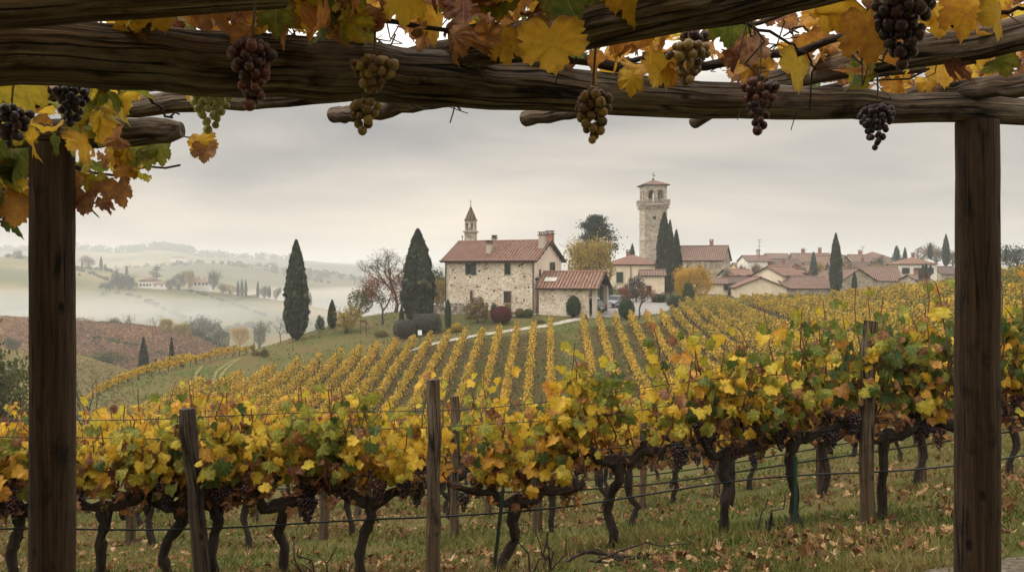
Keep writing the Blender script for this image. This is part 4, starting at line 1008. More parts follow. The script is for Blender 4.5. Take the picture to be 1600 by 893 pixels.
# ---- garden wall in front of the farmhouse
a_, b_ = G(664, 109), G(762, 107.2)
gw = MB(); n_ = 40
for i in range(n_):
    t = (i + .5) / n_; p0 = a_ + (b_ - a_) * t; z_ = z1(p0[0], p0[1]); an = math.atan2(b_[1] - a_[1], b_[0] - a_[0])
    gw.box((p0[0], p0[1], z_ + .45), (np.linalg.norm((b_ - a_)[:2]) / n_ + (.0), .45 + .02 * (i % 2), 1.75 + .05 * random.random()), an)
tag(gw.build('garden_wall', M['garden_stone']), 'low dry stone garden wall at the foot of the farmhouse', 'wall')

# ---- bell turret behind the farmhouse
T0 = P(735.5, 376, 128.0); tz = z1(T0[0], T0[1])
Z = lambda y: (HY - y) / F * 128 - tz
tur = empty('bell_turret', (T0[0], T0[1], tz), R(-10), 'slender stone bell turret with pointed cone roof rising behind the farmhouse roof', 'bell tower')
s_ = 1.5
m = MB(); m.box((0, 0, Z(363) / 2), (s_, s_, Z(363))); m.build('shaft', M['tower_stone'], tur)
m = MB(); m.box((0, 0, Z(361.5)), (s_ + .42, s_ + .42, .16)); m.box((0, 0, Z(363)), (s_ + .2, s_ + .2, .14)); m.build('cornice', M['sill'], tur)
m = MB()
def arch_panel(mb, w, h, ops, thick, T):
    """a wall panel with round arched openings; ops = (centre, half width, springing height); T maps local to place"""
    xs = [-w / 2]
    def slab(poly):
        n = len(poly); pts = [T((x, -thick / 2, z)) for x, z in poly] + [T((x, thick / 2, z)) for x, z in poly]
        i = np.arange(n); j = (i + 1) % n
        mb.add(pts, [np.arange(n)[None], np.arange(2 * n - 1, n - 1, -1)[None], np.c_[i, i + n, j + n, j]])
    x = -w / 2
    for c_, hw, sp in ops:
        slab([(x, 0), (c_ - hw, 0), (c_ - hw, h), (x, h)]); K = 8
        for i in range(K):
            a0, a1 = pi - pi * i / K, pi - pi * (i + 1) / K
            slab([(c_ + hw * cos(a0), sp + hw * sin(a0)), (c_ + hw * cos(a1), sp + hw * sin(a1)), (c_ + hw * cos(a1), h), (c_ + hw * cos(a0), h)])
        x = c_ + hw
    slab([(x, 0), (w / 2, 0), (w / 2, h), (x, h)])
def belfry(name, root, s_, z0, h, ops, thick, mat):
    mb = MB()
    for k in range(4):
        a = k * pi / 2; qq = np.array(((cos(a), -sin(a), 0), (sin(a), cos(a), 0), (0, 0, 1))); off = s_ / 2 - thick / 2
        wd = s_ if k % 2 == 0 else s_ - 2 * thick
        arch_panel(mb, wd, h, ops, thick, lambda p: qq @ (np.array(p) + (0, -off, 0)) + (0, 0, z0))
    return mb.build(name, M[mat], root)
belfry('belfry', tur, s_ * .94, Z(361), Z(344.5) - Z(361), [(-.36, .17, .95), (.36, .17, .95)], .16, 'tower_stone')
m = MB(); m.lathe([(.16, 0), (.15, .2), (.10, .32), (.02, .36)][::1], 8, (0, 0, Z(361) + .8)); m.tube([(-.6, 0, Z(361) + 1.18), (.6, 0, Z(361) + 1.18)], .03, 5); m.build('bell', M['dark_metal'], tur)
m = MB(); m.box((0, 0, Z(344)), (s_ + .14, s_ + .14, .12)); m.lathe([(s_ * .62, Z(344)), (s_ * .36, Z(334)), (.02, Z(321))], 8, smooth=False); m.build('spire', M['roof_grey'], tur)
m = MB(); z_ = Z(321); m.tube([(0, 0, z_ - .1), (0, 0, z_ + .85)], .03, 5); m.box((0, 0, z_ + .55), (.42, .05, .05)); m.lathe([(.02, -.1), (.1, 0), (.02, .1)], 8, (0, 0, z_ + .12)); m.build('cross', M['dark_metal'], tur)

# ---- the campanile of the village
C0 = P(1020.5, 420, 190.0); kz = -4.0; SC = 190 / F
Zc = lambda y: (HY - y) * SC - kz
tw = empty('church_tower', (C0[0], C0[1], kz), R(6), 'tall square stone church tower with arched belfry and low red roof', 'church tower')
S = 4.75
m = MB(); m.box((0, 0, (Zc(317) - 3) / 2), (S, S, Zc(317) + 3)); m.build('shaft', M['tower_stone'], tw)
m = MB()
for yy in (350, 375): m.box((0, 0, Zc(yy)), (S + .22, S + .22, .2))
m.build('string_course', M['sill'], tw)
m = MB(); m.box((0, 0, Zc(320.5)), (S + 1.0, S + 1.0, .28)); m.box((0, 0, Zc(323)), (S + .55, S + .55, .28))
for k in range(9):
    for sg in (-1, 1):
        a = -S / 2 + k * S / 8; m.box((a, sg * (S / 2 + .22), Zc(325.5)), (.22, .42, .3)); m.box((sg * (S / 2 + .22), a, Zc(325.5)), (.42, .22, .3))
m.build('gallery', M['tower_stone'], tw)
m = MB(); h_ = S / 2 + .42
for sg in (-1, 1):
    m.box((0, sg * h_, Zc(312.8)), (S + .95, .14, .12)); m.box((sg * h_, 0, Zc(312.8)), (.14, S + .67, .12))
    for k in range(13):
        a = -h_ + k * 2 * h_ / 12; m.box((a, sg * h_, Zc(316.5)), (.13 if k % 4 else .26, .13, 1.0)); m.box((sg * h_, a, Zc(316.5)), (.13, .13 if k % 4 else .26, 1.0))
m.build('balustrade', M['tower_stone'], tw)
belfry('belfry', tw, S * .985, Zc(320), Zc(289.5) - Zc(320), [(-1.0, .62, 2.35), (1.0, .62, 2.35)], .5, 'tower_stone')
for sx in (-1.0, 1.0):
    m = MB(); m.lathe([(.42, 0), (.38, .12), (.28, .6), (.2, .78), (.04, .86)], 10, (sx, 0, Zc(320) + 1.35)); m.tube([(sx - .6, 0, Zc(320) + 2.3), (sx + .6, 0, Zc(320) + 2.3)], .07, 5); m.build('bell', M['dark_metal'], tw)
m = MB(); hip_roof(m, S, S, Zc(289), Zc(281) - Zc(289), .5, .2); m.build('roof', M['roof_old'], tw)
m = MB(); z_ = Zc(281); m.lathe([(.05, -.2), (.28, .1), (.05, .4)], 8, (0, 0, z_)); m.tube([(0, 0, z_), (0, 0, z_ + 1.65)], .05, 5); m.box((0, 0, z_ + 1.2), (.7, .07, .07)); m.box((.2, 0, z_ + .85), (.5, .04, .16)); m.build('weathervane', M['dark_metal'], tw)
for yy in (341,):
    m = MB(); m.box((-.35, -S / 2 - .01, Zc(yy)), (.55, .06, .7)); m.build('opening', M['hole'], tw)

# ---- village houses placed from their photo columns
def vhouse(pl, pr, ye, yr, D, depth, wall, roof, label, style='gable', rot=0.0, wins=(), chims=(), group=None, name='village_house', cat='house'):
    w = (pr - pl) / F * D / max(.5, cos(rot)); X = ((pl + pr) / 2 - CX) / F * D
    z = -4.6 - max(0, D - 220) * .012
    he = (HY - ye) / F * D - z; rise = (HY - yr) / F * (D + depth / 2) - (HY - ye) / F * D
    return house((X, D + depth / 2, z), rot, w, depth, he, rise, wall, roof, label, name, style, wins, chims, group, cat=cat)
def gfront(pl, pr, ye, yr, D, length, wall, roof, label, rot=0.0, wins=(), chims=(), name='village_house'):
    """a house whose gable end faces the viewer: the ridge runs away from the camera"""
    wv = (pr - pl) / F * D; X = ((pl + pr) / 2 - CX) / F * D; z = -4.6 - max(0, D - 220) * .012
    he = (HY - ye) / F * D - z; rise = (HY - yr) / F * D - (HY - ye) / F * D
    a = rot + pi / 2; off = np.array((-sin(rot), cos(rot))) * length / 2
    return house((X + off[0], D + off[1], z), a, length, wv, he, rise, wall, roof, label, name, 'gable', wins, chims)
nave = vhouse(1046, 1140, 405, 384, 185, 9.5, 'village_stone', 'roof_old', 'long stone church nave with red tiled roof beside the tall tower', rot=-R(22), chims=((-5.5, 1.0, 1.2, .7, 'brick'), (3.4, .6, 1.3, .7, 'brick')), name='church', cat='church', wins=(('f', 2.0, 4.6, .9, 1.5), ('r', -.5, 6.2, .5, .9)))
for xx in (-.6, 3.0):
    p_ = MB(); p_.tube([(xx, -4.87, -1), (xx, -4.87, 5.6)], .08, 6); p_.build('drainpipe', M['pipe'], nave)
yh = vhouse(956, 1032, 412, 397.5, 152, 8.5, 'cream', 'roof', 'cream plastered house with dark shutter and hipped red roof left of the tall cypresses', 'hip', -R(16),
            (('f', -1.6, 3.2, 1.1, 1.7), ('f', 2.6, 3.6, .6, 1.4), ('l', 1.0, 3.2, .9, 1.4), ('f', 3.6, 1.5, .7, 1.0)), ((-1.0, 1.2, .9, .6, 'brick'),))
s = MB(); s.box((-1.6, -4.34, 3.2), (1.15, .06, 1.75)); s.build('shutter', M['shutter'], yh)
p_ = MB(); p_.tube([(.3, -4.36, -2), (.3, -4.36, 5.0)], .07, 6); p_.build('drainpipe', M['pipe'], yh)
vhouse(1004, 1040, 429, 421.5, 143, 4.0, 'cream', 'roof_old', 'small red tiled porch building under the cream house by the tall cypresses', 'gable', -R(6), (('f', -.6, 1.3, .7, 1.2),), (), name='porch_house')
vhouse(1166, 1204, 407, 399, 235, 8, 'white', 'roof_old', 'pale house with brown roof directly right of the church gable', 'gable', R(4), (('f', -1.5, 4.4, .8, 1.2), ('f', 1.6, 4.4, .8, 1.2)), ((1.2, .5, 1.4, .8, 'grey_plaster'),))
w7 = gfront(1174, 1223, 429, 416, 168, 10, 'cream', 'roof', 'cream gabled house with wide red roof and three small windows', rot=R(-40), wins=(('f', -2.6, 3.0, .8, 1.1), ('f', 1.0, 3.0, .8, 1.1), ('f', 3.0, 3.0, .8, 1.1), ('r', 0.0, 3.6, .5, .6)), chims=((-1.5, 1.0, 1.0, .5, 'brick'),))
gfront(1150, 1228, 448, 432.5, 150, 9, 'cream', 'roof', 'low cream gable rising just above the vine crest below the village', rot=R(-8))
vhouse(1138, 1176, 429.5, 420.5, 172, 7, 'grey_plaster', 'roof', 'small house with bright red roof in front of the church wall', 'gable', R(6), (('f', -.8, 3.0, .7, 1.0), ('f', 1.2, 3.0, .7, 1.0)))
vhouse(1136, 1182, 441, 433, 160, 6, 'village_stone', 'roof_grey', 'low shed with grey brown tiles below the church', 'gable', R(-6), ())
vhouse(1200, 1254, 415, 405, 236, 9, 'village_stone', 'roof_grey', 'long grey brown roof behind the cream gabled house', 'gable', R(-4), (('f', 0, 3.6, .8, 1.0),))
vhouse(1246, 1302, 409, 395.5, 270, 10, 'village_stone', 'roof_old', 'big brown roofed stone house behind the blue green conifer', 'gable', R(-8), (('f', 2.4, 4.6, .9, 1.4), ('f', -1.4, 4.6, .9, 1.4)), ((-2, .5, 1.4, .9, 'brick'), (3.0, .4, 1.6, .9, 'brick')))
gfront(1300, 1340, 414, 399, 252, 12, 'village_stone', 'roof_old', 'stone house with steep gable behind the lone village cypress', rot=R(24), wins=(('r', 0, 5.2, 1.2, 1.6),))
vhouse(1224, 1300, 449, 432, 164, 9, 'village_stone', 'roof_old', 'broad low tiled roof at the vine crest left of the lone village cypress', 'gable', R(5), (), ((2.4, .8, .8, .5, 'brick'),))
gfront(1311, 1372, 437, 419.5, 172, 10, 'village_stone', 'roof_old', 'rough stone barn gable above the vines right of the lone cypress', rot=R(14), wins=(('r', .4, 4.2, .6, .9),))
vhouse(1332, 1366, 411, 397.5, 300, 9, 'ochre', 'roof_old', 'ochre walled house among the far village roofs', 'gable', R(12), (('f', 0, 5, .9, 1.3),), ((1, .5, 1.5, .9, 'brick'),))
vhouse(1350, 1396, 403, 393, 310, 11, 'cream', 'roof_old', 'house with broad brown roof highest among the far village houses', 'hip', R(-5), (('f', 2.0, 5.6, 1.0, 1.5), ('f', -2.4, 5.6, 1.0, 1.5)))
vhouse(1336, 1392, 423, 409, 262, 9, 'grey_plaster', 'roof_old', 'middle village house with patched tiled roof', 'gable', R(-14), (('f', -2.5, 2.8, .9, 1.2),), ((2, .8, 1.2, .8, 'white'),))
vhouse(1356, 1412, 437, 416, 196, 9, 'village_stone', 'roof_old', 'large sloping tiled roof between stone barn and white villa', 'gable', R(-12), (), ((-1.5, 1.5, 1.0, .6, 'brick'), (2.2, 1.0, .9, .5, 'brick')))
vhouse(1393, 1412, 431, 419, 215, 6, 'ochre', 'roof', 'narrow house with bright red roof beside the white villa', 'gable', R(16), ())
vl = vhouse(1410, 1466, 411.5, 401.5, 200, 8.5, 'white', 'roof', 'white two storey villa with hipped red roof above the vines', 'hip', R(-7), (('f', -2.6, 4.2, .8, 1.3, 'shutter'), ('f', 0, 4.2, .8, 1.3, 'shutter'), ('f', 2.5, 4.2, .8, 1.3, 'shutter')), ((.5, .8, .9, .6, 'brick'),))
vhouse(1467, 1500, 427, 416, 214, 7, 'village_stone', 'roof_grey', 'low dark roofed house right of the white villa', 'gable', R(8), ())
vhouse(1201, 1236, 403, 396, 330, 9, 'ochre', 'roof_old', 'yellowish far house under the bare village tree', 'gable', R(9), (('f', 1.2, 6, .9, 1.4),))
vhouse(1556, 1572, 405, 396, 255, 7, 'white', 'roof_old', 'small white house seen right of the wooden pergola post', 'gable', R(-10), (('f', .3, 4.6, .7, 1.1),))
vhouse(1256, 1290, 424, 414, 225, 8, 'grey_plaster', 'roof', 'small red roof between the conifer and the lone cypress', 'gable', R(14), (('f', 0.6, 3.2, .8, 1.1),))
vhouse(1300, 1322, 405, 398, 330, 8, 'grey_plaster', 'roof_grey', 'distant roof behind the steep stone gable', 'gable', R(-6), ())
vhouse(1092, 1140, 442, 434.5, 158, 6, 'cream', 'roof_old', 'pale lean house behind the orange shrubs under the nave', 'gable', R(-8), (('f', 2.4, 1.4, .7, 1.0),))

for pl, pr, ye, yr, D, wl_, rf_, rt, lb in ((1210, 1240, 421, 413, 205, 'ochre', 'roof_old', -12, 'ochre walled house with brown roof behind the cream gabled house'), (1236, 1262, 430, 422, 186, 'cream', 'roof', 10, 'cream house with red roof in the middle of the lower village'),
    (1264, 1286, 418, 409.5, 240, 'village_stone', 'roof_grey', -8, 'stone house with grey brown roof behind the blue green conifer'), (1318, 1342, 426, 417, 214, 'cream', 'roof_old', 14, 'cream house squeezed behind the rough stone barn'),
    (1340, 1362, 418, 410, 246, 'white', 'roof_grey', -10, 'white walled house with grey brown roof right of the steep stone gable'), (1372, 1394, 412, 404, 292, 'village_stone', 'roof_old', 9, 'small stone house beneath the broad spreading conifer'),
    (1290, 1312, 433, 425, 182, 'grey_plaster', 'roof_old', -6, 'grey house partly hidden behind the lone village cypress'), (1150, 1172, 417, 410.5, 262, 'ochre', 'roof', 5, 'ochre house with red roof between church gable and tallest aerial'),
    (1380, 1402, 429, 422, 226, 'cream', 'roof_grey', 12, 'small cream house below the narrow red roofed house'), (1226, 1248, 411, 404.5, 285, 'cream', 'roof_old', -9, 'cream house with short roof left of the big brown roofed house'), (1430, 1452, 436, 429, 178, 'village_stone', 'roof_old', 4, 'low stone shed in front of the white villa')):
    w_ = (pr - pl) / F * D
    vhouse(pl, pr, ye, yr, D, 6.5, wl_, rf_, lb, 'gable', R(rt), (('f', -w_ * .22, 3.2, .8, 1.2), ('f', w_ * .2, 3.2, .8, 1.2, 'brown_shutter')), ((w_ * .2, .6, 1.1, .7, 'brick'),))
# ---- two villas on the spur across the valley
def dhouse(pl, pr, yb, ye, yr, D, depth, label, wins, rot=0.0, style='hip', wall='white', chims=()):
    w = (pr - pl) / F * D; X = ((pl + pr) / 2 - CX) / F * D; z = (HY - yb) / F * D
    he = (yb - ye) / F * D; rise = (ye - yr) / F * D
    return house((X, D + depth / 2, z), rot, w, depth, he, rise, wall, 'roof', label, 'villa', style, wins, chims, z0=-4, cat='villa')
wl = tuple(('f', x, z, .9, 1.5, 'brown_shutter') for x in (-5, -2.5, 0, 2.5, 5) for z in (2.0, 5.0))
dhouse(216, 246, 449, 439, 433, 668, 10, 'white villa with red roof under the flat topped cedar across the valley', wl, R(-6), chims=((2, 1, 1.4, .8, 'brick'),))
dhouse(236, 262, 450, 444, 441, 660, 6, 'low white wing house beside the larger villa across the valley', (('f', -3, 1.8, .9, 1.4), ('f', 2, 1.8, .9, 1.4)), R(-6))
dhouse(293, 326, 448, 441, 435.5, 672, 9, 'long pale villa with red roof right of the round trees across the valley', tuple(('f', x, 2.2, .9, 1.5, 'brown_shutter') for x in (-5.5, -2.5, .5, 3.5, 6)), R(4), chims=((3, .5, 1.6, .9, 'brick'), (-1, .5, 1.4, .9, 'brick')))
dhouse(266, 290, 409, 403, 400.5, 1420, 12, 'tiny white farm faint in the haze on the far slope', (), 0, wall='white')

# ------------------------------------------------------------------ cars
def car(loc, rz, paint, label, L=4.2, Wd=1.78, H=1.5, hatch=True):
    r = empty('parked_car', loc, rz, label, 'car')
    prof = [(-L / 2, .42), (-L / 2 + .05, .28), (L / 2 - .1, .25), (L / 2, .45), (L / 2 - .06, .72), (L / 2 - .55, .86), (L / 2 - 1.15, .95), (-L / 2 + .12, .98), (-L / 2 - .02, .70)]
    b = MB(); b.prism(prof, -Wd / 2, Wd / 2)
    cab = [(L / 2 - 1.2, .94), (L / 2 - 1.85, H - .04), (L / 2 - 2.4, H), (-L / 2 + .75, H - .03), (-L / 2 + .14, .97)]
    n = len(cab); i = np.arange(n); j = (i + 1) % n
    def cabin(mb, sh, ins, zoff=0):
        p = np.array(cab) ; c_ = p.mean(0); p = c_ + (p - c_) * sh; w = Wd / 2 - .05 - ins
        wd = np.where(p[:, 1] > 1.2, w - .16, w)
        v = np.vstack([np.c_[p[:, 0], -wd, p[:, 1]], np.c_[p[:, 0], wd, p[:, 1]]]); return mb.add(v, [np.arange(n)[None], np.arange(2 * n - 1, n - 1, -1)[None], np.c_[i, i + n, j + n, j]])
    b.prism([(cab[1][0], H - .07), (cab[1][0] - .3, H + .015), (cab[3][0] + .1, H + .012), (cab[3][0] - .08, H - .07)][::-1], -Wd / 2 + .2, Wd / 2 - .2)
    b.build('body', M[paint], r)
    g_ = MB(); cabin(g_, .985, .0); g_.build('windows', M['pane'], r)
    p_ = MB()
    for sg in (-1, 1):
        for x0, x1 in ((L / 2 - 1.2, L / 2 - 1.85), (-L / 2 + .14, -L / 2 + .75), (-.15, -.1)):
            p_.tube([(x0, sg * (Wd / 2 - .06), .96), (x1, sg * (Wd / 2 - .22), H - .05)], .045, 5)
    p_.build('roof_pillar', M[paint], r)
    for x in (L / 2 - .85, -L / 2 + .8):
        for sg in (-1, 1):
            wh = MB(); v0 = [(.12, -.11), (.30, -.11), (.325, -.06), (.325, .06), (.30, .11), (.12, .11)]
            wh.lathe(v0, 16); vv = wh.v[0].copy(); 
            for q_ in range(len(wh.v)): wh.v[q_] = wh.v[q_][:, [0, 2, 1]] + (x, sg * (Wd / 2 - .1), .325)
            wo = wh.build('wheel', M['rubber'], r)
            ri = MB(); ri.lathe([(.04, 0), (.2, .01), (.2, .03), (.05, .05)], 12)
            for q_ in range(len(ri.v)): ri.v[q_] = ri.v[q_][:, [0, 2, 1]] * (1, sg, 1) + (x, sg * (Wd / 2 + .0), .325)
            ri.build('rim', M['rim'], wo)
    for sg in (-1, 1):
        l = MB(); l.box((L / 2 - .05, sg * (Wd / 2 - .3), .66), (.12, .42, .14)); l.build('headlight', M['lamp_clear'], r)
        l = MB(); l.box((-L / 2 + .06, sg * (Wd / 2 - .2), .85), (.14, .26, .26)); l.build('tail_light', M['lamp_red'], r)
        l = MB(); l.box((L / 2 - 1.55, sg * (Wd / 2 + .06), 1.0), (.14, .2, .13)); l.build('mirror', M[paint], r)
    l = MB(); l.box((-L / 2 - .015, 0, .62), (.04, .5, .12)); l.box((L / 2 + .01, 0, .42), (.04, .5, .11)); l.build('number_plate', M['plate'], r)
    l = MB(); l.box((-L / 2 + .02, 0, .42), (.14, Wd - .1, .16)); l.box((L / 2 - .05, 0, .35), (.14, Wd - .1, .16)); l.build('bumper', M['rubber'], r)
    return r
def car_at(px, D, rz, paint, label, **k):
    g_ = G(px, D); return car((g_[0], g_[1], g_[2] + .08), rz, paint, label, **k)
car_at(921.5, 108.2, R(128), 'car_dark', 'dark car seen from behind at the mouth of the carport', H=1.62)
car_at(961.5, 117, R(-118), 'car_grey', 'grey hatchback parked nose forward on the drive right of the carport')
car_at(916, 112.5, R(150), 'car_white', 'white car mostly hidden inside the carport')

# ------------------------------------------------------------------ street furniture
def lamp_post(px, py0, py1, D, label, head=True, name='street_lamp'):
    X = (px - CX) / F * D; z0 = z1(X, D); h = (HY - py0) / F * D - z0
    r = empty(name, (X, D, z0), 0, label, 'lamp')
    m = MB(); m.tube([(0, 0, -.2), (0, 0, h * .3), (0, 0, h)], [.07, .055, .045], 8); m.build('pole', M['dark_metal'], r)
    if head:
        m = MB(); m.lathe([(.05, 0), (.22, .06), (.26, .30), (.05, .44)], 10, (0, 0, h - .1)); m.build('lamp_head', M['dark_metal'], r)
    else:
        m = MB(); m.tube([(0, 0, h - .05), (.0, 0, h + .02), (-.9, 0, h + .08)], .04, 6); m.box((-1.1, 0, h + .08), (.55, .2, .1)); m.build('lamp_head', M['dark_metal'], r)
lamp_post(839, 437, 486, 105.8, 'old lamp post standing against the corner between farmhouse and carport')
lamp_post(1050, 458, 489, 112, 'plain grey lamp post with side arm at the drive bend', False)
def antenna(px, y0, y1, D, label):
    X = (px - CX) / F * D; zb, zt_ = (HY - y1) / F * D, (HY - y0) / F * D
    r = empty('rooftop_antenna', (X, D, zb), 0, label, 'antenna')
    m = MB(); m.tube([(0, 0, -1.5), (0, 0, zt_ - zb)], .05, 5); m.build('mast', M['dark_metal'], r)
    m = MB(); 
    for k, w in ((.97, 1.3), (.86, 1.0), (.6, .8)):
        m.tube([(-w / 2, 0, (zt_ - zb) * k), (w / 2, 0, (zt_ - zb) * k)], .035, 4)
        for x in (-.5, 0, .5): m.tube([(x * w, -.3, (zt_ - zb) * k), (x * w, .3, (zt_ - zb) * k)], .025, 4)
    m.build('aerial', M['dark_metal'], r)
antenna(1186.5, 374, 400, 236, 'tallest rooftop aerial beside the church gable')
antenna(1348, 384, 408, 262, 'rooftop aerial among the middle village roofs')
antenna(1258, 389, 406, 275, 'thin rooftop aerial left of the lone cypress')
a0, a1 = G(563, 103.5), G(572, 102.8)
r = empty('garden_sign', a0, 0, 'small rusty sign frame on two posts on the grass slope', 'sign')
for a in (a0, a1):
    m = MB(); m.box(tuple(a - a0 + (0, 0, .75)), (.09, .09, 1.7)); m.build('post', M['timber'], r)
m = MB(); m.box(tuple((a1 - a0) / 2 + (0, 0, 1.5)), (.85, .05, .28), math.atan2((a1 - a0)[1], (a1 - a0)[0])); m.build('board', M['brown_shutter'], r)
a0 = G(656, 95.4)
r = empty('notice_board', a0, R(12), 'small pale tilted board on a post at the edge of the gravel path', 'sign')
m = MB(); m.tube([(0, 0, -.1), (0, 0, .9)], .04, 6); m.build('post', M['dark_metal'], r)
m = MB(); m.box((0, -.05, 1.15), (.42, .04, .55), M=Matrix.Rotation(R(-24), 3, 'X')); m.build('board', M['plate'], r)
# ------------------------------------------------------------------ planted trees and shrubs
def plant(mk, name, px, pyt, pyb, D, wpx, label, cat='tree', group=None, mats=None, rz=None):
    loc, w, h = at_px(px, pyt, pyb, D, wpx)
    return mk(name, loc, w, max(h, .3), label, cat, group, rz, mats)
# cypresses
plant(CYP_FINE, 'cypress_tree', 463, 377, 538, 105.5, 33, 'tall lone dark cypress standing apart on the open grass slope')
plant(CYP_FINE, 'cypress_tree', 653, 360, 500, 104.5, 44, 'broad tall dark cypress next to the stone farmhouse')
plant(CYP[0], 'cypress_tree', 519, 468, 515, 110, 13, 'small slim cypress on the slope beside the yellow green shrub')
plant(CONE, 'clipped_cypress', 700, 468, 518, 99.5, 15, 'small cone shaped cypress in front of the low garden wall', 'shrub')
plant(CONE, 'clipped_cypress', 627.5, 480, 500, 104, 12, 'tiny dark cone shrub at the foot of the broad cypress', 'shrub')
plant(CYP[1], 'cypress_tree', 1038, 333, 452, 150, 23, 'tallest cypress in front of the church tower')
plant(CYP[2], 'cypress_tree', 1047, 345, 452, 149, 15, 'slimmer cypress pressed against the tallest one before the church')
plant(CYP[2], 'cypress_tree', 1057, 360, 448, 153, 16, 'shorter cypress between the tower cypresses and the church nave')
plant(CYP[0], 'cypress_tree', 988, 380, 410, 200, 7, 'small cypress tip showing above the cream house roof')
plant(CYP[0], 'cypress_tree', 1306, 365, 446, 163, 17, 'lone tall cypress rising from the middle of the village')
plant(CYP[1], 'cypress_tree', 1335, 424, 450, 160, 8, 'small cypress in front of the rough stone barn gable')
plant(CYP[1], 'cypress_tree', 1414, 386, 414, 270, 6, 'small cypress just right of the blue green village conifer')
plant(CYP[2], 'cypress_tree', 1453.5, 379, 405, 275, 7, 'thin cypress behind the white villa roof')
plant(CYP[1], 'cypress_tree', 1478, 366, 416, 240, 10, 'tall slim cypress right of the white villa near the wooden post')
for px, t, b_ in ((1442, 412, 430), (1447, 410, 430), (1454, 413, 430)):
    plant(CYP[1], 'cypress_tree', px, t, b_, 192, 5, 'little cypress against the wall of the white villa', group='little cypresses before the white villa')
plant(FIR, 'conifer_tree', 1271, 391, 436, 205, 22, 'blue green conifer beside the cream gabled house in the village')
plant(FIR, 'conifer_tree', 1293, 409, 430, 196, 11, 'small conifer left of the lone village cypress')
plant(FIR, 'conifer_tree', 1401, 382, 414, 268, 23, 'broad spreading conifer left of the white villa')
plant(CEDAR, 'cedar_tree', 932, 340, 425, 165, 60, 'large dark cedar rising behind the yellow tree and the carport', rz=.4)
plant(DEC[2], 'pine_tree', 1590, 388, 424, 200, 46, 'dark spreading pine at the crest beyond the wooden pergola post', mats={'crown': 'conifer'})
plant(FIR, 'conifer_tree', 1426, 395, 410, 300, 9, 'tiny far conifer above the white villa roof')
# broadleaved trees by the farm
plant(YEL[0], 'yellow_tree', 925, 379, 462, 136, 80, 'big round yellowing tree behind the carport')
plant(RED, 'red_leaved_tree', 598, 426, 509, 108, 66, 'russet red leaved tree with thin trunk on the grass slope')
plant(BARE[0], 'bare_tree', 618, 384, 494, 122, 108, 'large leafless tree behind the red tree and broad cypress')
plant(RED, 'red_leaved_tree', 655, 448, 498, 118, 40, 'low red foliage tree half hidden behind the broad cypress')
plant(DEC[0], 'green_tree', 562, 452, 512, 121, 44, 'dull green bushy tree on the slope behind the red tree')
plant(DEC[1], 'yellow_green_shrub', 540, 482, 523, 105, 36, 'loose yellow green shrub on the crest of the grass slope', 'shrub', mats={'crown': 'yellow_tree'})
plant(YEL[1], 'yellow_tree', 686, 438, 482, 124, 34, 'yellow tree squeezed between broad cypress and farmhouse corner')
plant(DEC[2], 'dark_tree', 684, 428, 470, 140, 46, 'dark green tree crown behind the farmhouse corner', mats={'crown': 'topiary'})
plant(BARE[1], 'bare_tree', 690, 412, 470, 150, 36, 'thin bare twigs behind the left corner of the farmhouse')
plant(BARE[2], 'bare_shrub', 438, 496, 532, 108, 30, 'reddish bare shrub left of the lone cypress', 'shrub')
plant(LOOSE[0], 'round_shrub', 500, 494, 514, 109, 15, 'small dark round shrub on the crest left of the small cypress', 'shrub', mats={'foliage': 'topiary'})
plant(LOOSE[0], 'loose_shrub', 400, 547, 570, 97, 14, 'small brown shrub low on the grass slope', 'shrub')
plant(LOOSE[1], 'loose_shrub', 413, 545, 568, 96, 14, 'dark leafy shrub low on the grass slope', 'shrub', mats={'foliage': 'green_tree'})
plant(LOOSE[1], 'loose_shrub', 595, 516, 532, 101, 22, 'low reddish brown shrub beside the rusty garden sign', 'shrub')
hg = G(652, 99.5)
for px, D, w, h, lb in ((632, 99.2, 36, 30, 'grey green clipped hedge block nearest the gravel path below the broad cypress'), (667, 100.4, 46, 32, 'longer grey brown hedge block beside the cone shaped cypress')):
    g_ = G(px, D); HEDGE('clipped_hedge', g_ - (0, 0, .15), w / F * D * .95, h / F * D, lb, 'hedge', None, R(8))
plant(LOOSE[0], 'brown_shrub', 746, 466, 508, 102.5, 38, 'loose brown leaved shrub before the farmhouse wall', 'shrub')
plant(BALL, 'crimson_shrub', 783, 478, 511, 101.5, 33, 'round crimson red shrub on the lawn before the farmhouse', 'shrub', mats={'foliage': 'crimson'})
plant(BALL, 'yellow_shrub', 714, 504, 519, 99.3, 18, 'small golden yellow cushion shrub beside the cone cypress', 'shrub', mats={'foliage': 'orange_tree'})
plant(BALL, 'topiary_ball', 896, 462, 489, 104.5, 23, 'large dark green clipped ball before the carport wall', 'shrub')
plant(BALL, 'low_shrub', 812, 481, 489, 104.8, 15, 'low orange brown cushion at the farmhouse wall', 'shrub', mats={'foliage': 'brown_leaf'})
plant(BALL, 'low_shrub', 825, 482, 490, 104.6, 16, 'low green brown cushion at the farmhouse corner', 'shrub', mats={'foliage': 'green_tree'})
plant(LOOSE[1], 'flowering_shrub', 793, 474, 492, 104.9, 14, 'pinkish brown shrub between crimson shrub and wall', 'shrub')
plant(LOOSE[0], 'low_shrub', 772, 474, 490, 104.9, 13, 'dark shrub behind the crimson shrub', 'shrub', mats={'foliage': 'topiary'})
plant(LOOSE[1], 'low_shrub', 840, 498, 506, 102, 22, 'flat brown plant patch on the lawn before the carport', 'shrub')
plant(CYP[0], 'sapling', 915, 490, 512, 102, 6, 'dark sapling on a stick at the end of the vine rows', 'sapling')
plant(BALL, 'dark_shrub', 979, 467, 500, 103.5, 26, 'dark round evergreen shrub at the edge of the drive', 'shrub')
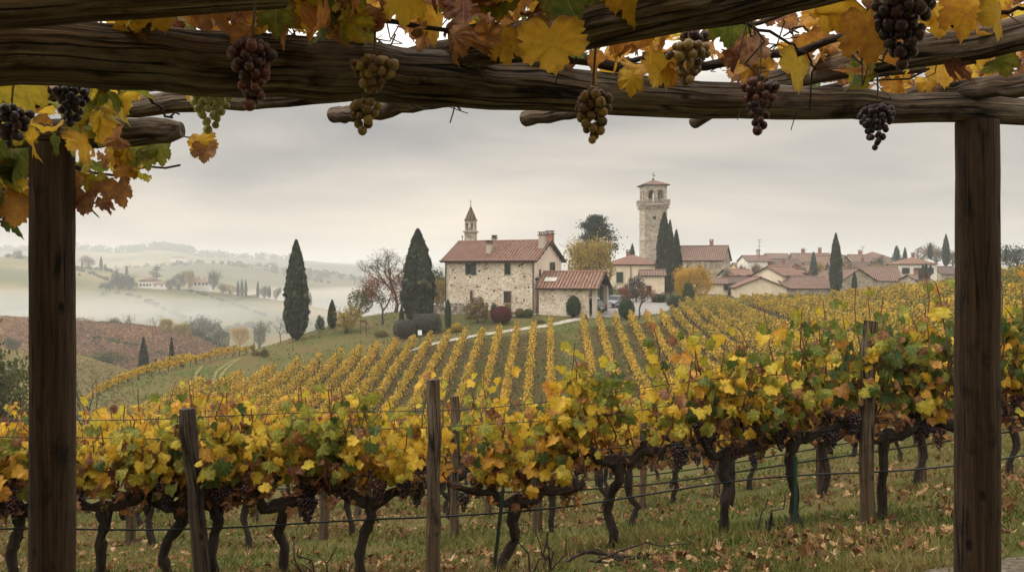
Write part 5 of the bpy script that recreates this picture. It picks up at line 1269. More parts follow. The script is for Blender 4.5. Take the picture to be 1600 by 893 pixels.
plant(SPARSE, 'red_leaved_tree', 999, 444, 500, 104.5, 34, 'sparse reddish brown small tree beside the dark round evergreen')
plant(LOOSE[0], 'dark_shrub', 994, 434, 466, 132, 36, 'greyish brown rounded shrub before the cream house', 'shrub', mats={'foliage': 'grey_leaf'})
plant(YEL[1], 'orange_shrub', 1084, 418, 466, 131, 58, 'large orange yellow shrub at the drive bend before the church', 'tree', mats={'crown': 'orange_tree'})
plant(YEL[0], 'orange_shrub', 1066, 428, 466, 127, 26, 'smaller orange yellow shrub left of the large one', 'tree', mats={'crown': 'orange_tree'})
plant(LOOSE[1], 'dark_shrub', 1076, 441, 468, 125, 18, 'dark green shrub under the orange yellow shrubs', 'shrub', mats={'foliage': 'topiary'})
for px, D, w, h, lb in ((1030, 131, 24, 15, 'dark green box hedge left of the lamp post at the drive bend'), (1054, 122, 24, 18, 'dark green box hedge right behind the side arm lamp post')):
    g_ = G(px, D); HEDGE('box_hedge', g_ - (0, 0, .1), w / F * D, h / F * D, lb, 'hedge', None, R(-6), {'foliage': 'topiary'})
plant(DEC[1], 'green_tree', 945, 446, 470, 130, 30, 'dark green shrubbery behind the carport opening', mats={'crown': 'topiary'})
plant(LOOSE[1], 'low_shrub', 975, 448, 466, 128, 20, 'brown red shrub behind the parked grey hatchback', 'shrub', mats={'foliage': 'red_leaf'})
plant(BARE[1], 'bare_tree', 1096, 420, 455, 165, 40, 'small pale bare tree against the church nave')
plant(BARE[2], 'bare_tree', 1234, 392, 412, 300, 22, 'bare hazy tree above the yellowish far house')
plant(DEC[0], 'green_tree', 1440, 384, 412, 320, 24, 'hazy brown tree behind the white villa', mats={'crown': 'brown_leaf'})
plant(DEC[1], 'green_tree', 1462, 389, 412, 330, 20, 'hazy grey tree between the two slim cypresses by the villa', mats={'crown': 'grey_leaf'})
plant(DEC[2], 'green_tree', 1489, 394, 415, 320, 26, 'hazy low tree crown touching the wooden post', mats={'crown': 'grey_leaf'})
for i, (px, D, t) in enumerate(((1188, 180, 436), (1222, 172, 442), (1250, 190, 434), (1284, 185, 436), (1326, 195, 432), (1362, 200, 428), (1392, 205, 426), (1402, 180, 440))):
    plant(LOOSE[i % 2], 'garden_shrub', px, t, t + 14, D, 13, 'small garden shrub between the village roofs', 'shrub', 'shrubs among the village houses', {'foliage': ('green_tree', 'brown_leaf', 'topiary')[i % 3]})

for i, (px, D, t, w) in enumerate(((1180, 205, 414, 16), (1206, 215, 412, 14), (1254, 196, 418, 17), (1282, 214, 412, 15), (1318, 232, 408, 14), (1332, 206, 416, 13), (1366, 240, 404, 16), (1378, 212, 414, 14), (1408, 240, 406, 14), (1134, 172, 424, 16), (1160, 200, 416, 13), (1346, 186, 424, 15))):
    plant(DEC[i % 3], 'village_tree', px, t, t + 22, D, w, 'rounded autumn tree between the village roofs', 'tree', 'trees among the village houses', {'crown': ('brown_leaf', 'green_tree', 'topiary', 'yellow_tree')[i % 4]})

# left slope and valley
plant(CYP[2], 'cypress_tree', 224, 528, 580, 118, 18, 'broad dark cypress at the end of the lower vine row')
plant(CYP[0], 'cypress_tree', 268, 528, 570, 122, 11, 'slim dark cypress behind the lower vine row')
plant(CYP[1], 'cypress_tree', 243, 560, 584, 112, 9, 'tiny dark cypress between the two lower cypresses')
plant(CYP[1], 'cypress_tree', 285, 578, 592, 92, 6, 'tiny cypress low on the bare grass slope')
plant(DEC[0], 'green_tree', 18, 556, 700, 46, 96, 'big green and russet bush at the field edge left of the wooden post')
plant(DEC[1], 'green_tree', -55, 580, 700, 47, 90, 'leafy bush at the outer field edge', )
plant(BARE[1], 'bare_shrub', 136, 566, 668, 52, 66, 'dark twiggy bare bush just right of the wooden post', 'shrub')
plant(BARE[2], 'bare_shrub', 30, 556, 680, 50, 70, 'bare twiggy bush rising through the green and russet bush', 'shrub')
plant(LOOSE[0], 'loose_shrub', 45, 640, 700, 47, 60, 'russet low bush beneath the twiggy bush', 'shrub')
def far_tree(mk, name, px, pyt, pyb, D, wpx, label, cat='tree', group=None, mats=None):
    X = (px - CX) / F * D; z = (HY - pyb) / F * D
    return mk(name, (X, D, z - .6), wpx / F * D, (pyb - pyt) / F * D + .6, label, cat, group, None, mats)
VG = 'trees on the valley floor'
for i, (mk, px, t, b_, D, w, mt, lb) in enumerate((
    (BARE[1], 196, 487, 520, 298, 22, None, 'bare misty tree, leftmost of the four on the russet slope edge'), (BARE[2], 180, 492, 520, 298, 20, None, 'thin bare misty tree behind the russet slope'), (BARE[1], 208, 488, 522, 298, 22, None, 'bare misty tree between its two bare neighbours'),
    (BARE[2], 239, 487, 525, 298, 22, None, 'bare misty tree standing alone left of the yellow tree'), (YEL[0], 258, 499, 528, 295, 27, 'yellow_tree', 'yellow misty tree on the edge of the russet slope'), (YEL[1], 284, 505, 534, 292, 24, 'yellow_tree', 'paler yellow misty tree beside the yellow one'),
    (DEC[0], 310, 516, 534, 300, 14, 'grey_leaf', 'blue grey misty bush on the lower slope edge'), (YEL[0], 346, 518, 545, 330, 28, 'green_tree', 'broad faint yellow green tree in the mist'), (DEC[1], 405, 507, 540, 380, 22, 'green_tree', 'faint rounded tree in the mist below the lone cypress'),
    (YEL[1], 375, 512, 540, 390, 26, 'orange_tree', 'faint orange tree in the mist'), (DEC[2], 135, 500, 520, 300, 40, 'brown_leaf', 'brown hedge clump beside the post on the russet slope'), (DEC[0], 160, 500, 518, 300, 30, 'grey_leaf', 'grey hedge clump on the russet slope'),
    (DEC[1], 305, 498, 530, 420, 30, 'grey_leaf', 'very faint tree clump in the mist'), (DEC[2], 335, 503, 530, 430, 34, 'grey_leaf', 'very faint wide tree clump in the mist'), (DEC[0], 20, 530, 548, 240, 20, 'topiary', 'dark bush at the bottom of the russet slope'), (DEC[1], 150, 552, 580, 180, 60, 'green_tree', 'dull green thicket beside the pale stubble field'), (DEC[2], 110, 548, 575, 182, 40, 'brown_leaf', 'brown thicket behind the left post'), (BARE[1], 162, 545, 580, 180, 34, None, 'bare tree in the thicket beside the pale stubble field'), (BARE[2], 284, 530, 568, 160, 30, None, 'bare bush right of the slim lower cypress'))):
    far_tree(mk, 'valley_tree', px, t, b_, D, w, lb, group=VG, mats={'crown': mt} if mt else None)
SG = 'trees around the villas across the valley'
far_tree(UMBRELLA, 'cedar_tree', 245, 417, 450, 672, 25, 'flat topped cedar towering over the villa across the valley')
for i, (mk, px, t, b_, w, lb) in enumerate((
    (DEC[0], 280, 427, 451, 23, 'dark round tree between the two villas'), (DEC[1], 333, 425, 450, 18, 'dark upright tree right of the long villa'), (YEL[0], 297, 424, 448, 18, 'pale leafless looking tree behind the long villa'), (DEC[2], 190, 432, 452, 22, 'grey tree left of the larger villa'), (DEC[0], 177, 425, 450, 9, 'narrow dark tree at the left end of the villa grove'), (DEC[1], 203, 430, 453, 18, 'rounded tree beside the larger villa'), (DEC[2], 162, 442, 455, 18, 'low bush at the edge of the villa grove'), (DEC[0], 360, 444, 458, 20, 'yellowish bush right of the upright tree'), (DEC[1], 348, 446, 457, 10, 'small bush beside the upright tree'), (DEC[2], 413, 449, 464, 16, 'round bush right of the slim cypresses on the spur'), (DEC[0], 431, 451, 466, 10, 'last round bush on the spur'), (DEC[1], 265, 436, 451, 14, 'bush between cedar and dark round tree'))):
    far_tree(mk, 'spur_tree', px, t, b_, 664 - i % 3 * 3, w, lb, group=SG, mats={'crown': ('conifer', 'topiary', 'conifer')[i % 3] if i not in (2, 7) else 'yellow_tree'})
for i, (px, t, b_) in enumerate(((372, 438, 462), (378, 436, 462), (384, 437, 462), (403, 439, 464), (421, 446, 464))):
    far_tree(CYP[i % 3], 'cypress_tree', px, t, b_, 660, 4.6, 'tiny slim cypress on the misty spur right of the villas', group='slim cypresses on the spur')
for px, t, b_, w, lb in ((158, 400, 422, 4.5, 'slim cypress on the hill crest right of the round brown tree'), (164.5, 412, 422, 4, 'short cypress beside the slim one on the hill crest'), (198, 415, 428, 4, 'cypress alone lower on the hill crest'), (128, 405, 417, 2.5, 'thin cypress left of the round brown tree on the crest')):
    far_tree(CYP[0], 'cypress_tree', px, t, b_, 850, w, lb)
far_tree(DEC[1], 'round_tree', 138, 401, 418, 850, 17, 'round brown tree on the hill crest', mats={'crown': 'brown_leaf'})
far_tree(DEC[2], 'round_tree', 25, 392, 405, 850, 13, 'round tree on the hill crest left of the post', mats={'crown': 'brown_leaf'})
far_tree(DEC[0], 'round_tree', 12, 397, 404, 850, 10, 'small dark tree on the hill crest left of the post', mats={'crown': 'topiary'})
far_tree(DEC[0], 'round_tree', 38, 399, 408, 850, 14, 'low dark tree touching the post on the hill crest', mats={'crown': 'topiary'})
far_tree(CYP[1], 'cypress_tree', 484.5, 456, 478, 760, 5, 'faint lone cypress in the mist right of the tall one')
for px, b_ in ((341, 410), (345, 410), (352, 411), (332, 409)):
    far_tree(CYP[1], 'cypress_tree', px, b_ - 12, b_, 2250, 2.6, 'tiny hazy cypress on the far ridge', group='cypresses on the far ridge')
# wood and hedges on the far ridge: nobody could count these trees
def woodland(name, spots, D, n, key, label, h=(8, 14)):
    c = MB()
    for px0, px1, py0, py1, k in spots:
        for _ in range(k):
            t = random.random(); px = px0 + (px1 - px0) * t; z = (HY - (py0 + (py1 - py0) * t)) / F * D; hh = random.uniform(*h); d = D + random.uniform(-40, 40)
            w = hh * random.uniform(.35, .7); m_ = n
            p_ = rdir(m_) * (w, w, hh * .5) * (rng.random((m_, 1)) ** .4) + ((px - CX) / F * d, d, z + hh * .38)
            flakes(c, p_, rdir(m_), w * .45, np.clip(rng.normal(.4, .2, m_), 0, 1))
    tag(c.build(name, M[key]), label, kind='stuff')
woodland('far_wood', [(236, 300, 390, 396, 90), (120, 160, 393, 396, 16), (0, 60, 396, 396, 24), (310, 352, 402, 404, 20), (160, 236, 396, 393, 18), (360, 470, 405, 410, 14)], 2240, 60, 'conifer', 'wood along the far hazy ridge', (14, 26))
woodland('far_hedges', [(180, 300, 425, 418, 14), (370, 440, 418, 422, 16), (440, 540, 424, 432, 14), (480, 640, 436, 446, 16), (250, 330, 420, 414, 8), (100, 170, 428, 424, 8)], 1400, 50, 'conifer', 'hedges and copses on the far fields', (6, 14))
woodland('spur_hedges', [(262, 398, 492, 463, 30), (150, 215, 462, 452, 12), (60, 130, 436, 430, 10)], 640, 40, 'green_tree', 'hedge line running down the spur', (2, 4))

# field rows and hedges that follow the far slopes
def on_hill(H, i, j):
    X, Y, Z = H; i = np.clip(i, 0, X.shape[0] - 1.001); j = np.clip(j, 0, X.shape[1] - 1.001)
    i0, j0 = i.astype(int), j.astype(int); a, b = (i - i0)[:, None], (j - j0)[:, None]
    S = np.stack([X, Y, Z], -1)
    return (S[i0, j0] * (1 - a) + S[i0 + 1, j0] * a) * (1 - b) + (S[i0, j0 + 1] * (1 - a) + S[i0 + 1, j0 + 1] * a) * b
def field_rows(name, H, n, i0, i1, j0, j1, step, size, cols, label, hgt=.7, slant=0.0):
    j = rng.uniform(j0, j1, n); i = np.round(rng.uniform(i0, i1, n) / step) * step + slant * (j - j0) + rng.normal(size=n) * step * .08
    p_ = on_hill(H, i, j); p_[:, 2] += rng.uniform(.1, 1, n) * hgt
    c = MB(); flakes(c, p_, rdir(n) + (0, -.3, .5), rng.uniform(.6, 1.3, n) * size, np.clip(rng.normal(.5, .22, n) + .5 * (vnoise(p_[:, 0], p_[:, 1], .05, 3) - .5), 0, 1))
    tag(c.build(name, leaf_mat(name, cols, .2, False, .9, False)), label, kind='stuff')
field_rows('russet_vines', H_RUSSET, 75000, 2, 150, 8, 27, .62, .75, [(0, (.12, .06, .035)), (.5, (.25, .135, .07)), (1, (.38, .23, .11))], 'russet vine rows across the valley', .9, .6)
field_rows('stubble_rows', H_PALE, 38000, 2, 150, 6, 27, .75, .32, [(0, (.13, .11, .045)), (.5, (.26, .20, .08)), (1, (.40, .30, .10))], 'pale rows on the lower field', .5, -.9)
def hedge_line(spots):
    c = MB()
    for H, i0, j0, i1, j1, k, s in spots:
        t = rng.random(k); p_ = on_hill(H, i0 + (i1 - i0) * t, j0 + (j1 - j0) * t)
        for q in p_:
            h = s * rng.uniform(.5, 1.3); m_ = 36; flakes(c, q + (0, 0, h * .4) + rdir(m_) * (h * .6, h * .6, h * .55) * rng.random((m_, 1)) ** .4, rdir(m_), h * .38, np.clip(rng.normal(.4, .22, m_), 0, 1))
    tag(c.build('field_hedges', M['green_tree']), 'hedges and scattered bushes on the misty slopes', kind='stuff')
hedge_line([(H_GREEN, 60, 22, 100, 16, 40, 3), (H_GREEN, 55, 20, 88, 24, 36, 2.5), (H_GREEN, 90, 24, 120, 12, 36, 3), (H_GREEN, 66, 12, 110, 8, 40, 4), (H_SPUR, 60, 22, 110, 14, 46, 2.2), (H_SPUR, 20, 20, 60, 12, 36, 3), (H_SPUR, 80, 10, 140, 18, 40, 3.2),
            (H_FAR, 60, 22, 110, 16, 40, 6), (H_FAR, 80, 24, 130, 20, 40, 6), (H_FAR, 100, 18, 140, 22, 40, 7), (H_RUSSET, 60, 20, 110, 16, 36, 1.6), (H_RUSSET, 50, 14, 110, 10, 50, 2.6), (H_RUSSET, 108, 24.5, 140, 24, 26, 2.6)])
# ------------------------------------------------------------------ trellised rows on the slope below the farm
rng = np.random.default_rng(99); random.seed(99)
BX = [-200, 0, 120, 330, 450, 560, 596, 644, 740, 834, 905, 960, 1008, 1036, 1056, 1066, 1100, 1200, 1300, 1400, 1490, 1600, 1900]
BD = [46, 52, 63, 79, 88.5, 92.5, 93, 93.6, 94.4, 96.6, 99, 99.5, 100.5, 102, 108, 116, 125, 127, 120, 112, 104, 95, 90]
def row_mesh(path, per_m, name, seed, green=.12, h=(.62, 1.62), wdt=.27, fs=(.13, .22)):
    """path: (n,2) ground points along the row; foliage wall, trunks and stakes"""
    s = np.r_[0, np.cumsum(np.linalg.norm(np.diff(path, axis=0), axis=1))]; L = s[-1]; n = int(L * per_m)
    t = rng.random(n) * L; X = np.interp(t, s, path[:, 0]); Y = np.interp(t, s, path[:, 1])
    d = (path[-1] - path[0]) / (np.linalg.norm(path[-1] - path[0]) + 1e-9); side = np.array((-d[1], d[0]))
    o = path[0]; zo = float(zg(o[0], o[1])[0])
    topn = h[1] * (.88 + .22 * vnoise(t, t * 0 + seed * 3.1, 1.0, 2)) - .25 * (vnoise(t, t * 0 + seed * 7.7, .33, 4) > .80)
    u = rng.random(n); zz = h[0] + (topn - h[0]) * u ** .85 + .05 * rng.normal(size=n)
    lat = rng.normal(size=n) * wdt * .62 * (1.05 - .45 * u)
    z = zg(X, Y) + zz
    pos = np.c_[X + side[0] * lat, Y + side[1] * lat, z] - (o[0], o[1], zo)
    nr = np.c_[side[0] * np.sign(lat), side[1] * np.sign(lat), np.zeros(n)] * .8 + rng.normal(size=(n, 3)) * .5 + (0, 0, .35)
    g1 = vnoise(X, Y, .16, 7); g2 = vnoise(X, Y, .8, 8)
    hue = np.clip(.53 + .20 * rng.normal(size=n) + .45 * (g2 - .5), 0, 1)
    gm = rng.random(n) < green * (1.0 + 3.2 * np.clip(g1 - .55, 0, 1) * 2 + (g2 > .72) * 1.2); hue[gm] = rng.uniform(0, .3, gm.sum())
    f = MB(); flakes(f, pos, nr, rng.uniform(*fs, n), hue)
    tr = MB(); k = np.arange(.3, L, 1.0); kx = np.interp(k, s, path[:, 0]); ky = np.interp(k, s, path[:, 1]); kz = zg(kx, ky)
    for i, (x, y, q) in enumerate(zip(kx - o[0], ky - o[1], kz - zo)):
        j = rng.normal(size=2) * .04
        tr.tube([(x, y, q - .1), (x + j[0], y + j[1], q + h[0] + .2)], [.045, .03], 4, cap=False)
    sk = MB(); k = np.r_[np.arange(0.05, L, 5.5), L - .05]; kx = np.interp(k, s, path[:, 0]); ky = np.interp(k, s, path[:, 1]); kz = zg(kx, ky)
    for x, y, q in zip(kx - o[0], ky - o[1], kz - zo): sk.tube([(x, y, q - .1), (x, y, q + h[1] + .08)], .045, 5)
    return (o[0], o[1], zo), f, tr, sk
def plant_row(path, per_m, label, group, seed, name='vine_row', **k):
    loc, f, tr, sk = row_mesh(path, per_m, name, seed, **k)
    r = empty(name, loc, 0, label, 'vine row', group)
    f.build('foliage', M['far_vine_leaf'], r)
    tag(tr.build('trunk_line', M['bark'], r), kind='stuff'); tag(sk.build('stake_line', M['stake'], r), kind='stuff')
    return r
LIT = []
NUM = ['first', 'second', 'third', 'fourth', 'fifth', 'sixth', 'seventh', 'eighth', 'ninth', 'tenth']
SP = 1.78
for k in range(-40, 42):
    if k == 1 or (k > 9 and k % 6 == 2): continue                          # the bare tractor lane
    Y = np.arange(45.5, 130, .5); X = 4.3 + k * SP + .043 * (Y - 100)
    px = CX + X / Y * F
    ok = (px > -90) & (px < 1690) & (Y <= np.interp(px, BX, BD))
    if k > 20: X = X + .0
    if ok.sum() < 6: continue
    i0 = np.argmax(ok); run = ok[i0:]; i1 = i0 + (np.argmax(~run) if (~run).any() else len(run))
    path = np.c_[X[i0:i1], Y[i0:i1]]
    if len(path) < 6: continue
    if k == 0: lb, gr = 'yellow vine row bordering the bare grass lane on its left side', 'vine rows on the slope'
    elif k == 2: lb, gr = 'yellow vine row bordering the bare grass lane on its right side', 'vine rows on the slope'
    elif -10 <= k < 0: lb, gr = f'yellow vine row ending at the path, {NUM[-k - 1]} left of the one beside the lane', 'vine rows on the slope'
    elif 2 < k <= 7: lb, gr = f'yellow vine row running uphill, {NUM[k - 3]} right of the one beside the lane', 'vine rows on the slope'
    elif k < -10: lb, gr = 'golden vine row on the left slope, where rows merge into one mass', 'merging vine rows on the left slope'
    else: lb, gr = 'green and golden vine row on the hillside between the drive and the village', 'merging vine rows on the right hillside'
    LIT.append(path)
    plant_row(path, 125 if k > -9 else 150, lb, gr, k + 50, green=.10 if k < 8 else .30, wdt=.30 if -9 < k < 8 else (.40 if k <= -9 else .21), h=(.55, 1.66) if k < -8 else (.62, 1.62))
mm = MB()
for path in LIT:
    k = len(path) * 48; i = rng.integers(len(path), size=k); q = path[i] + np.c_[rng.normal(size=k) * .42, rng.uniform(-.3, .3, k)]
    hue = np.clip(rng.normal(.55, .25, k), 0, 1)
    flakes(mm, np.c_[q, zg(q[:, 0], q[:, 1]) + .03], np.c_[rng.normal(size=(k, 2)) * .35, np.ones(k)], rng.uniform(.06, .16, k), hue)
M['litter'] = leaf_mat('leaf litter', [(0.0, (0.06, 0.035, 0.02)), (0.4, (0.13, 0.075, 0.035)), (0.75, (0.22, 0.13, 0.05)), (1.0, (0.40, 0.26, 0.09))], .1, False, .9, False)
tag(mm.build('leaf_litter', M['litter']), 'brown leaf litter under the vine rows of the slope', kind='stuff')
# rough grass tufts over the open slope
n = 42000; D = rng.uniform(62, 128, n); px = rng.uniform(120, 1180, n); X = (px - CX) / F * D
keep = vnoise(X, D, .25, 31) * .6 + vnoise(X, D, 1.1, 32) * .4 > rng.uniform(.25, .75, n)
keep &= ~((px > 680) & (D > 101))
X, D = X[keep], D[keep]; n = len(X)
mm = MB(); flakes(mm, np.c_[X, D, zg(X, D) + .05], np.c_[rng.normal(size=(n, 2)) * .8, np.ones(n) * .6], rng.uniform(.12, .30, n), np.clip(.5 + .9 * (vnoise(X, D, .12, 33) - .5) + .25 * rng.normal(size=n), 0, 1), .6)
M['tuft'] = leaf_mat('rough grass', [(0.0, (0.045, 0.065, 0.016)), (0.5, (0.095, 0.105, 0.028)), (0.8, (0.16, 0.125, 0.045)), (1.0, (0.18, 0.11, 0.05))], .1, False, .9, False)
tag(mm.build('rough_grass', M['tuft']), 'rough grass tufts on the open slope', kind='stuff')
# rows crossing in the hollow, mostly hidden by the near vines
for j, Y0 in enumerate(np.arange(21.5, 44.5, 2.7)):
    X = np.arange(-.60 * Y0, .62 * Y0, .5); path = np.c_[X, Y0 + .05 * X]
    plant_row(path, 110, 'golden vine row across the hollow just behind the near grapevines', 'vine rows crossing the hollow', j, fs=(.12, .19), green=.14)
# the thin row along the crest of the grass slope
pts = [(150, 86.5), (200, 86), (260, 88.5), (330, 94.5), (370, 97.5), (402, 100)]
path = np.array([((p - CX) / F * d, d) for p, d in pts]); s = np.r_[0, np.cumsum(np.linalg.norm(np.diff(path, axis=0), axis=1))]; t = np.arange(0, s[-1], .5)
plant_row(np.c_[np.interp(t, s, path[:, 0]), np.interp(t, s, path[:, 1])], 120, 'thin golden vine row with bare stakes along the crest of the grass slope', None, 70, h=(.4, 1.1))
pts = [(116, 92), (160, 94), (205, 96), (250, 97), (300, 99)]
path = np.array([((p - CX) / F * d, d) for p, d in pts]); s = np.r_[0, np.cumsum(np.linalg.norm(np.diff(path, axis=0), axis=1))]; t = np.arange(0, s[-1], .5)
plant_row(np.c_[np.interp(t, s, path[:, 0]), np.interp(t, s, path[:, 1])], 120, 'lower golden vine row just beyond the crest row near the two lower cypresses', None, 71, h=(.4, 1.2))
# ------------------------------------------------------------------ near grapevines, stakes and wires
ROW1 = lambda px: np.interp(px, [-200, 300, 680, 955, 1130, 1355, 1700], [6.45, 6.6, 6.65, 6.85, 6.95, 7.05, 7.25])
V1 = [(-70, 'thick leaved grapevine at the outer end of the front row', 0.61, 0.2, 1.08), (22, 'front row grapevine half hidden behind the dark left pergola post', 0.61, 0.18, 1.08),
      (150, 'front row grapevine with dark forked trunk just right of the left pergola post', 0.59, 0.12, 1.08), (250, 'front row grapevine with leaning trunk left of the leaning stake', 0.57, 0.2, 1.1),
      (342, 'front row grapevine growing against the leaning stake', 0.59, 0.25, 1.16), (440, 'front row grapevine with wide y shaped trunk under green leaves', 0.57, 0.42, 1.24), (568, 'front row grapevine with y shaped trunk left of the middle stake', 0.61, 0.1, 1.2),
      (780, 'front row grapevine with leaning trunk and long sideways arm right of the middle stake', 0.55, 0.16, 1.14), (953, 'front row grapevine with bent trunk and golden leaves between two wide gaps', .68, 0.28, 1.36),
      (1130, 'front row grapevine with straight trunk and golden bunches', .66, 0.32, 1.42), (1243, 'front row grapevine with green metal stake tied to its trunk', .70, 0.36, 1.5),
      (1376, 'front row grapevine with dark green leaves behind the thick right stake', .68, 0.75, 1.58), (1512, 'front row grapevine partly hidden behind the right pergola post', .68, 0.7, 1.62), (1628, 'front row grapevine outermost beyond the right pergola post', .68, 0.6, 1.62)]
for i, (px, lb, hd, gr, top) in enumerate(V1):
    D = float(ROW1(px)); g_ = G(px, D)
    r = empty('grapevine', (g_[0], D, float(zg(g_[0], D)[0]) - .02), 0, lb, 'grapevine', 'grapevines of the front row')
    vine_parts(r, 200 + i, 2, 245, (5, 5, 4, 6, 6, 7, 5, 6, 4, 6, 5, 6, 5, 5)[i], (.0, .02, .05, .14, -.05, .0, .02, .14, .05, .02, -.02, .03, 0, 0)[i], top, .5, 12, gr * .8, hd)
# mid rows: copies of four differently grown vines
protos = []
for i in range(5):
    r = empty('grapevine', (0, 0, -500)); vine_parts(r, 300 + i, 1, 230, 3, random.uniform(-.1, .1), 1.36 + .12 * random.random(), .55, 8, .10, .62); protos.append(r)
back = []
for i in range(4):
    r = empty('grapevine', (0, 0, -500)); vine_parts(r, 320 + i, 0, 170, 2, random.uniform(-.1, .1), 1.42, .6, 5, .10, .62); back.append(r)
rng = np.random.default_rng(400); random.seed(400)
used = set(); ROWS = []
for j, (Dr, sl, step) in enumerate(((9.6, .05, 1.02), (12.3, .05, 1.04), (15.0, .05, 1.06), (17.8, .05, 1.1))):
    lim = Dr * .60; xs = np.arange(-lim, lim, step) + .3 * (j % 2)
    for n_, x in enumerate(xs):
        x += random.uniform(-.08, .08); y = Dr + sl * x
        src = random.choice(protos if j < 2 else back)
        if src.name in used: o = copy_tree(src)
        else: o = src; used.add(src.name)
        o.location = (x, y, float(zg(x, y)[0]) - .03); o.rotation_euler = (0, 0, random.choice((0, pi)) + random.uniform(-.15, .15)); s_ = random.uniform(.93, 1.1); o.scale = (s_, s_, s_)
        o['label'] = ('golden grapevine in the row directly behind the front row', 'grapevine in the third row behind the pergola', 'small looking grapevine in the fourth row behind the pergola', 'small looking grapevine in the fifth row behind the pergola')[j]
        o['category'] = 'grapevine'; o['group'] = ('grapevines of the second row', 'grapevines of the third row', 'grapevines of the fourth row', 'grapevines of the fifth row')[j]
for p_ in protos + back:
    if p_.name not in used:
        for c in list(p_.children): bpy.data.objects.remove(c)
        bpy.data.objects.remove(p_)

def stake(px, D, h, rad, lean, label, group=None, hx=0.0, jag=True, mat='stake'):
    g_ = G(px, D); z0 = float(zg(g_[0], D)[0])
    m = MB(); n = 9; t = np.linspace(0, 1, n)[:, None]
    p = np.array((0, 0, -.2)) + t * np.array((lean, hx, h + .2)) + rng.normal(size=(n, 3)) * (.006, .006, 0)
    m.tube(p, rad * (1.06 - .1 * t[:, 0] + .03 * rng.normal(size=n)), 12, rough=.05)
    return tag(m.build('wooden_stake', M[mat], None, (g_[0], D, z0)), label, 'stake', group)
SG_ = 'stakes of the front row'
stake(322, 6.38, 1.25, .058, -.13, 'dark leaning wooden stake left of the middle of the front row', SG_, mat='dark_stake')
stake(677, 6.42, 1.45, .048, .0, 'upright slim wooden stake in the middle of the front row with leaves on its top', SG_)
stake(1354, 6.95, 1.56, .055, .01, 'thick pale wooden stake near the right pergola post', SG_)
for px, D, h, lb in ((711, 9.45, 1.5, 'stake in the second row just right of the middle front stake'), (506, 9.4, 1.1, 'short stake in the second row between two y shaped vines'), (840, 9.6, 1.0, 'short stake in the second row under the golden vine'), (1282, 9.9, 1.5, 'stake in the second row beside the green metal stake'), (762, 12.1, 1.5, 'thin stake in the third row right of the middle front stake'),
                     (205, 9.5, 1.1, 'short stake in the second row behind the left vines'), (1005, 12.2, 1.2, 'thin stake in the third row right of the bent trunk'), (1440, 10.1, 1.3, 'stake in the second row left of the right pergola post'), (400, 12.0, 1.4, 'thin stake in the third row behind the leaning stake'), (560, 12.1, 1.3, 'thin stake in the third row behind the y shaped vine'), (1120, 12.4, 1.3, 'thin stake in the third row behind the straight trunk')):
    stake(px, D, h, .05 if D < 10 else .045, 0, lb)
g_ = G(1243, 6.9); m = MB(); m.tube([(0, 0, -.1), (0, 0, .56)], .013, 6)
tag(m.build('metal_stake', simple('green metal', (0.02, 0.07, 0.05), rough=.5), None, (g_[0], 6.9, float(zg(g_[0], 6.9)[0]))), 'thin green metal stake tied to a front row trunk', 'stake')
g_ = G(782, 6.58); m = MB(); m.tube([(-.06, 0, -.1), (.02, 0, .62)], .014, 6)
tag(m.build('metal_stake', M['shutter'], None, (g_[0], 6.58, float(zg(g_[0], 6.58)[0]))), 'dark green metal stake beside the leaning trunk right of the middle stake', 'stake')
for hgt, rad, nm, lb, ct, mt, dy in ((.42, .0075, 'drip_hose', 'black drip hose strung along the foot of the front row', 'hose', 'hose', -.05), (.78, .004, 'trellis_wire', 'lowest taut wire of the front row trellis', 'wire', 'wire', -.05), (1.08, .0035, 'trellis_wire', 'middle wire of the front row trellis among the leaves', 'wire', 'wire', -.06), (1.22, .0035, 'trellis_wire', 'top wire of the front row trellis', 'wire', 'wire', -.05)):
    px = np.linspace(-150, 1750, 60); Dd = ROW1(px); X = (px - CX) / F * Dd
    zz = np.convolve(np.pad(zt(X, Dd), 4, 'edge'), np.ones(9) / 9, 'valid') + hgt + .02 * np.sin(X * 2.1 + hgt * 9)
    m = MB(); m.tube(np.c_[X, Dd + dy, zz], rad, 5); tag(m.build(nm, M[mt]), lb, ct)
for j, Dr in enumerate((9.6, 12.3)):
    X = np.linspace(-6, 6, 40) * Dr / 9.6; m = MB(); m.tube(np.c_[X, Dr + .05 * X - .05, zt(X, Dr + .05 * X) + .45], .009, 4)
    tag(m.build('drip_hose', M['hose']), ('black drip hose of the second row', 'black drip hose of the third row')[j], 'hose')
# green suckers and dry shoots on the ground
for k, (px, D, lb) in enumerate(((835, 6.2, 'dry twiggy shoots on the ground right of the leaning trunk'), (1190, 6.7, 'dead upright twigs beside the straight front trunk'), (990, 6.0, 'dry cane lying across the grass below the bent trunk'), (505, 6.3, 'small dry twigs on the grass between two front vines'))):
    g_ = G(px, D); m = MB(); random.seed(k + 5)
    for i in range(7):
        if k == 2: q = np.array((random.uniform(-.5, .1), random.uniform(-.2, .2), .03)); e_ = q + (random.uniform(.3, .8), random.uniform(-.2, .2), random.uniform(.0, .12))
        else: q = np.array((random.uniform(-.12, .12), random.uniform(-.1, .1), -.03)); e_ = q + (random.uniform(-.25, .25), random.uniform(-.1, .1), random.uniform(.15, .42))
        m.tube(wander(q, e_, 5, .03), np.linspace(.009, .004, 5), 5)
    tag(m.build('dry_twig', M['bark'], None, (g_[0], D, float(zg(g_[0], D)[0]))), lb, 'twigs')

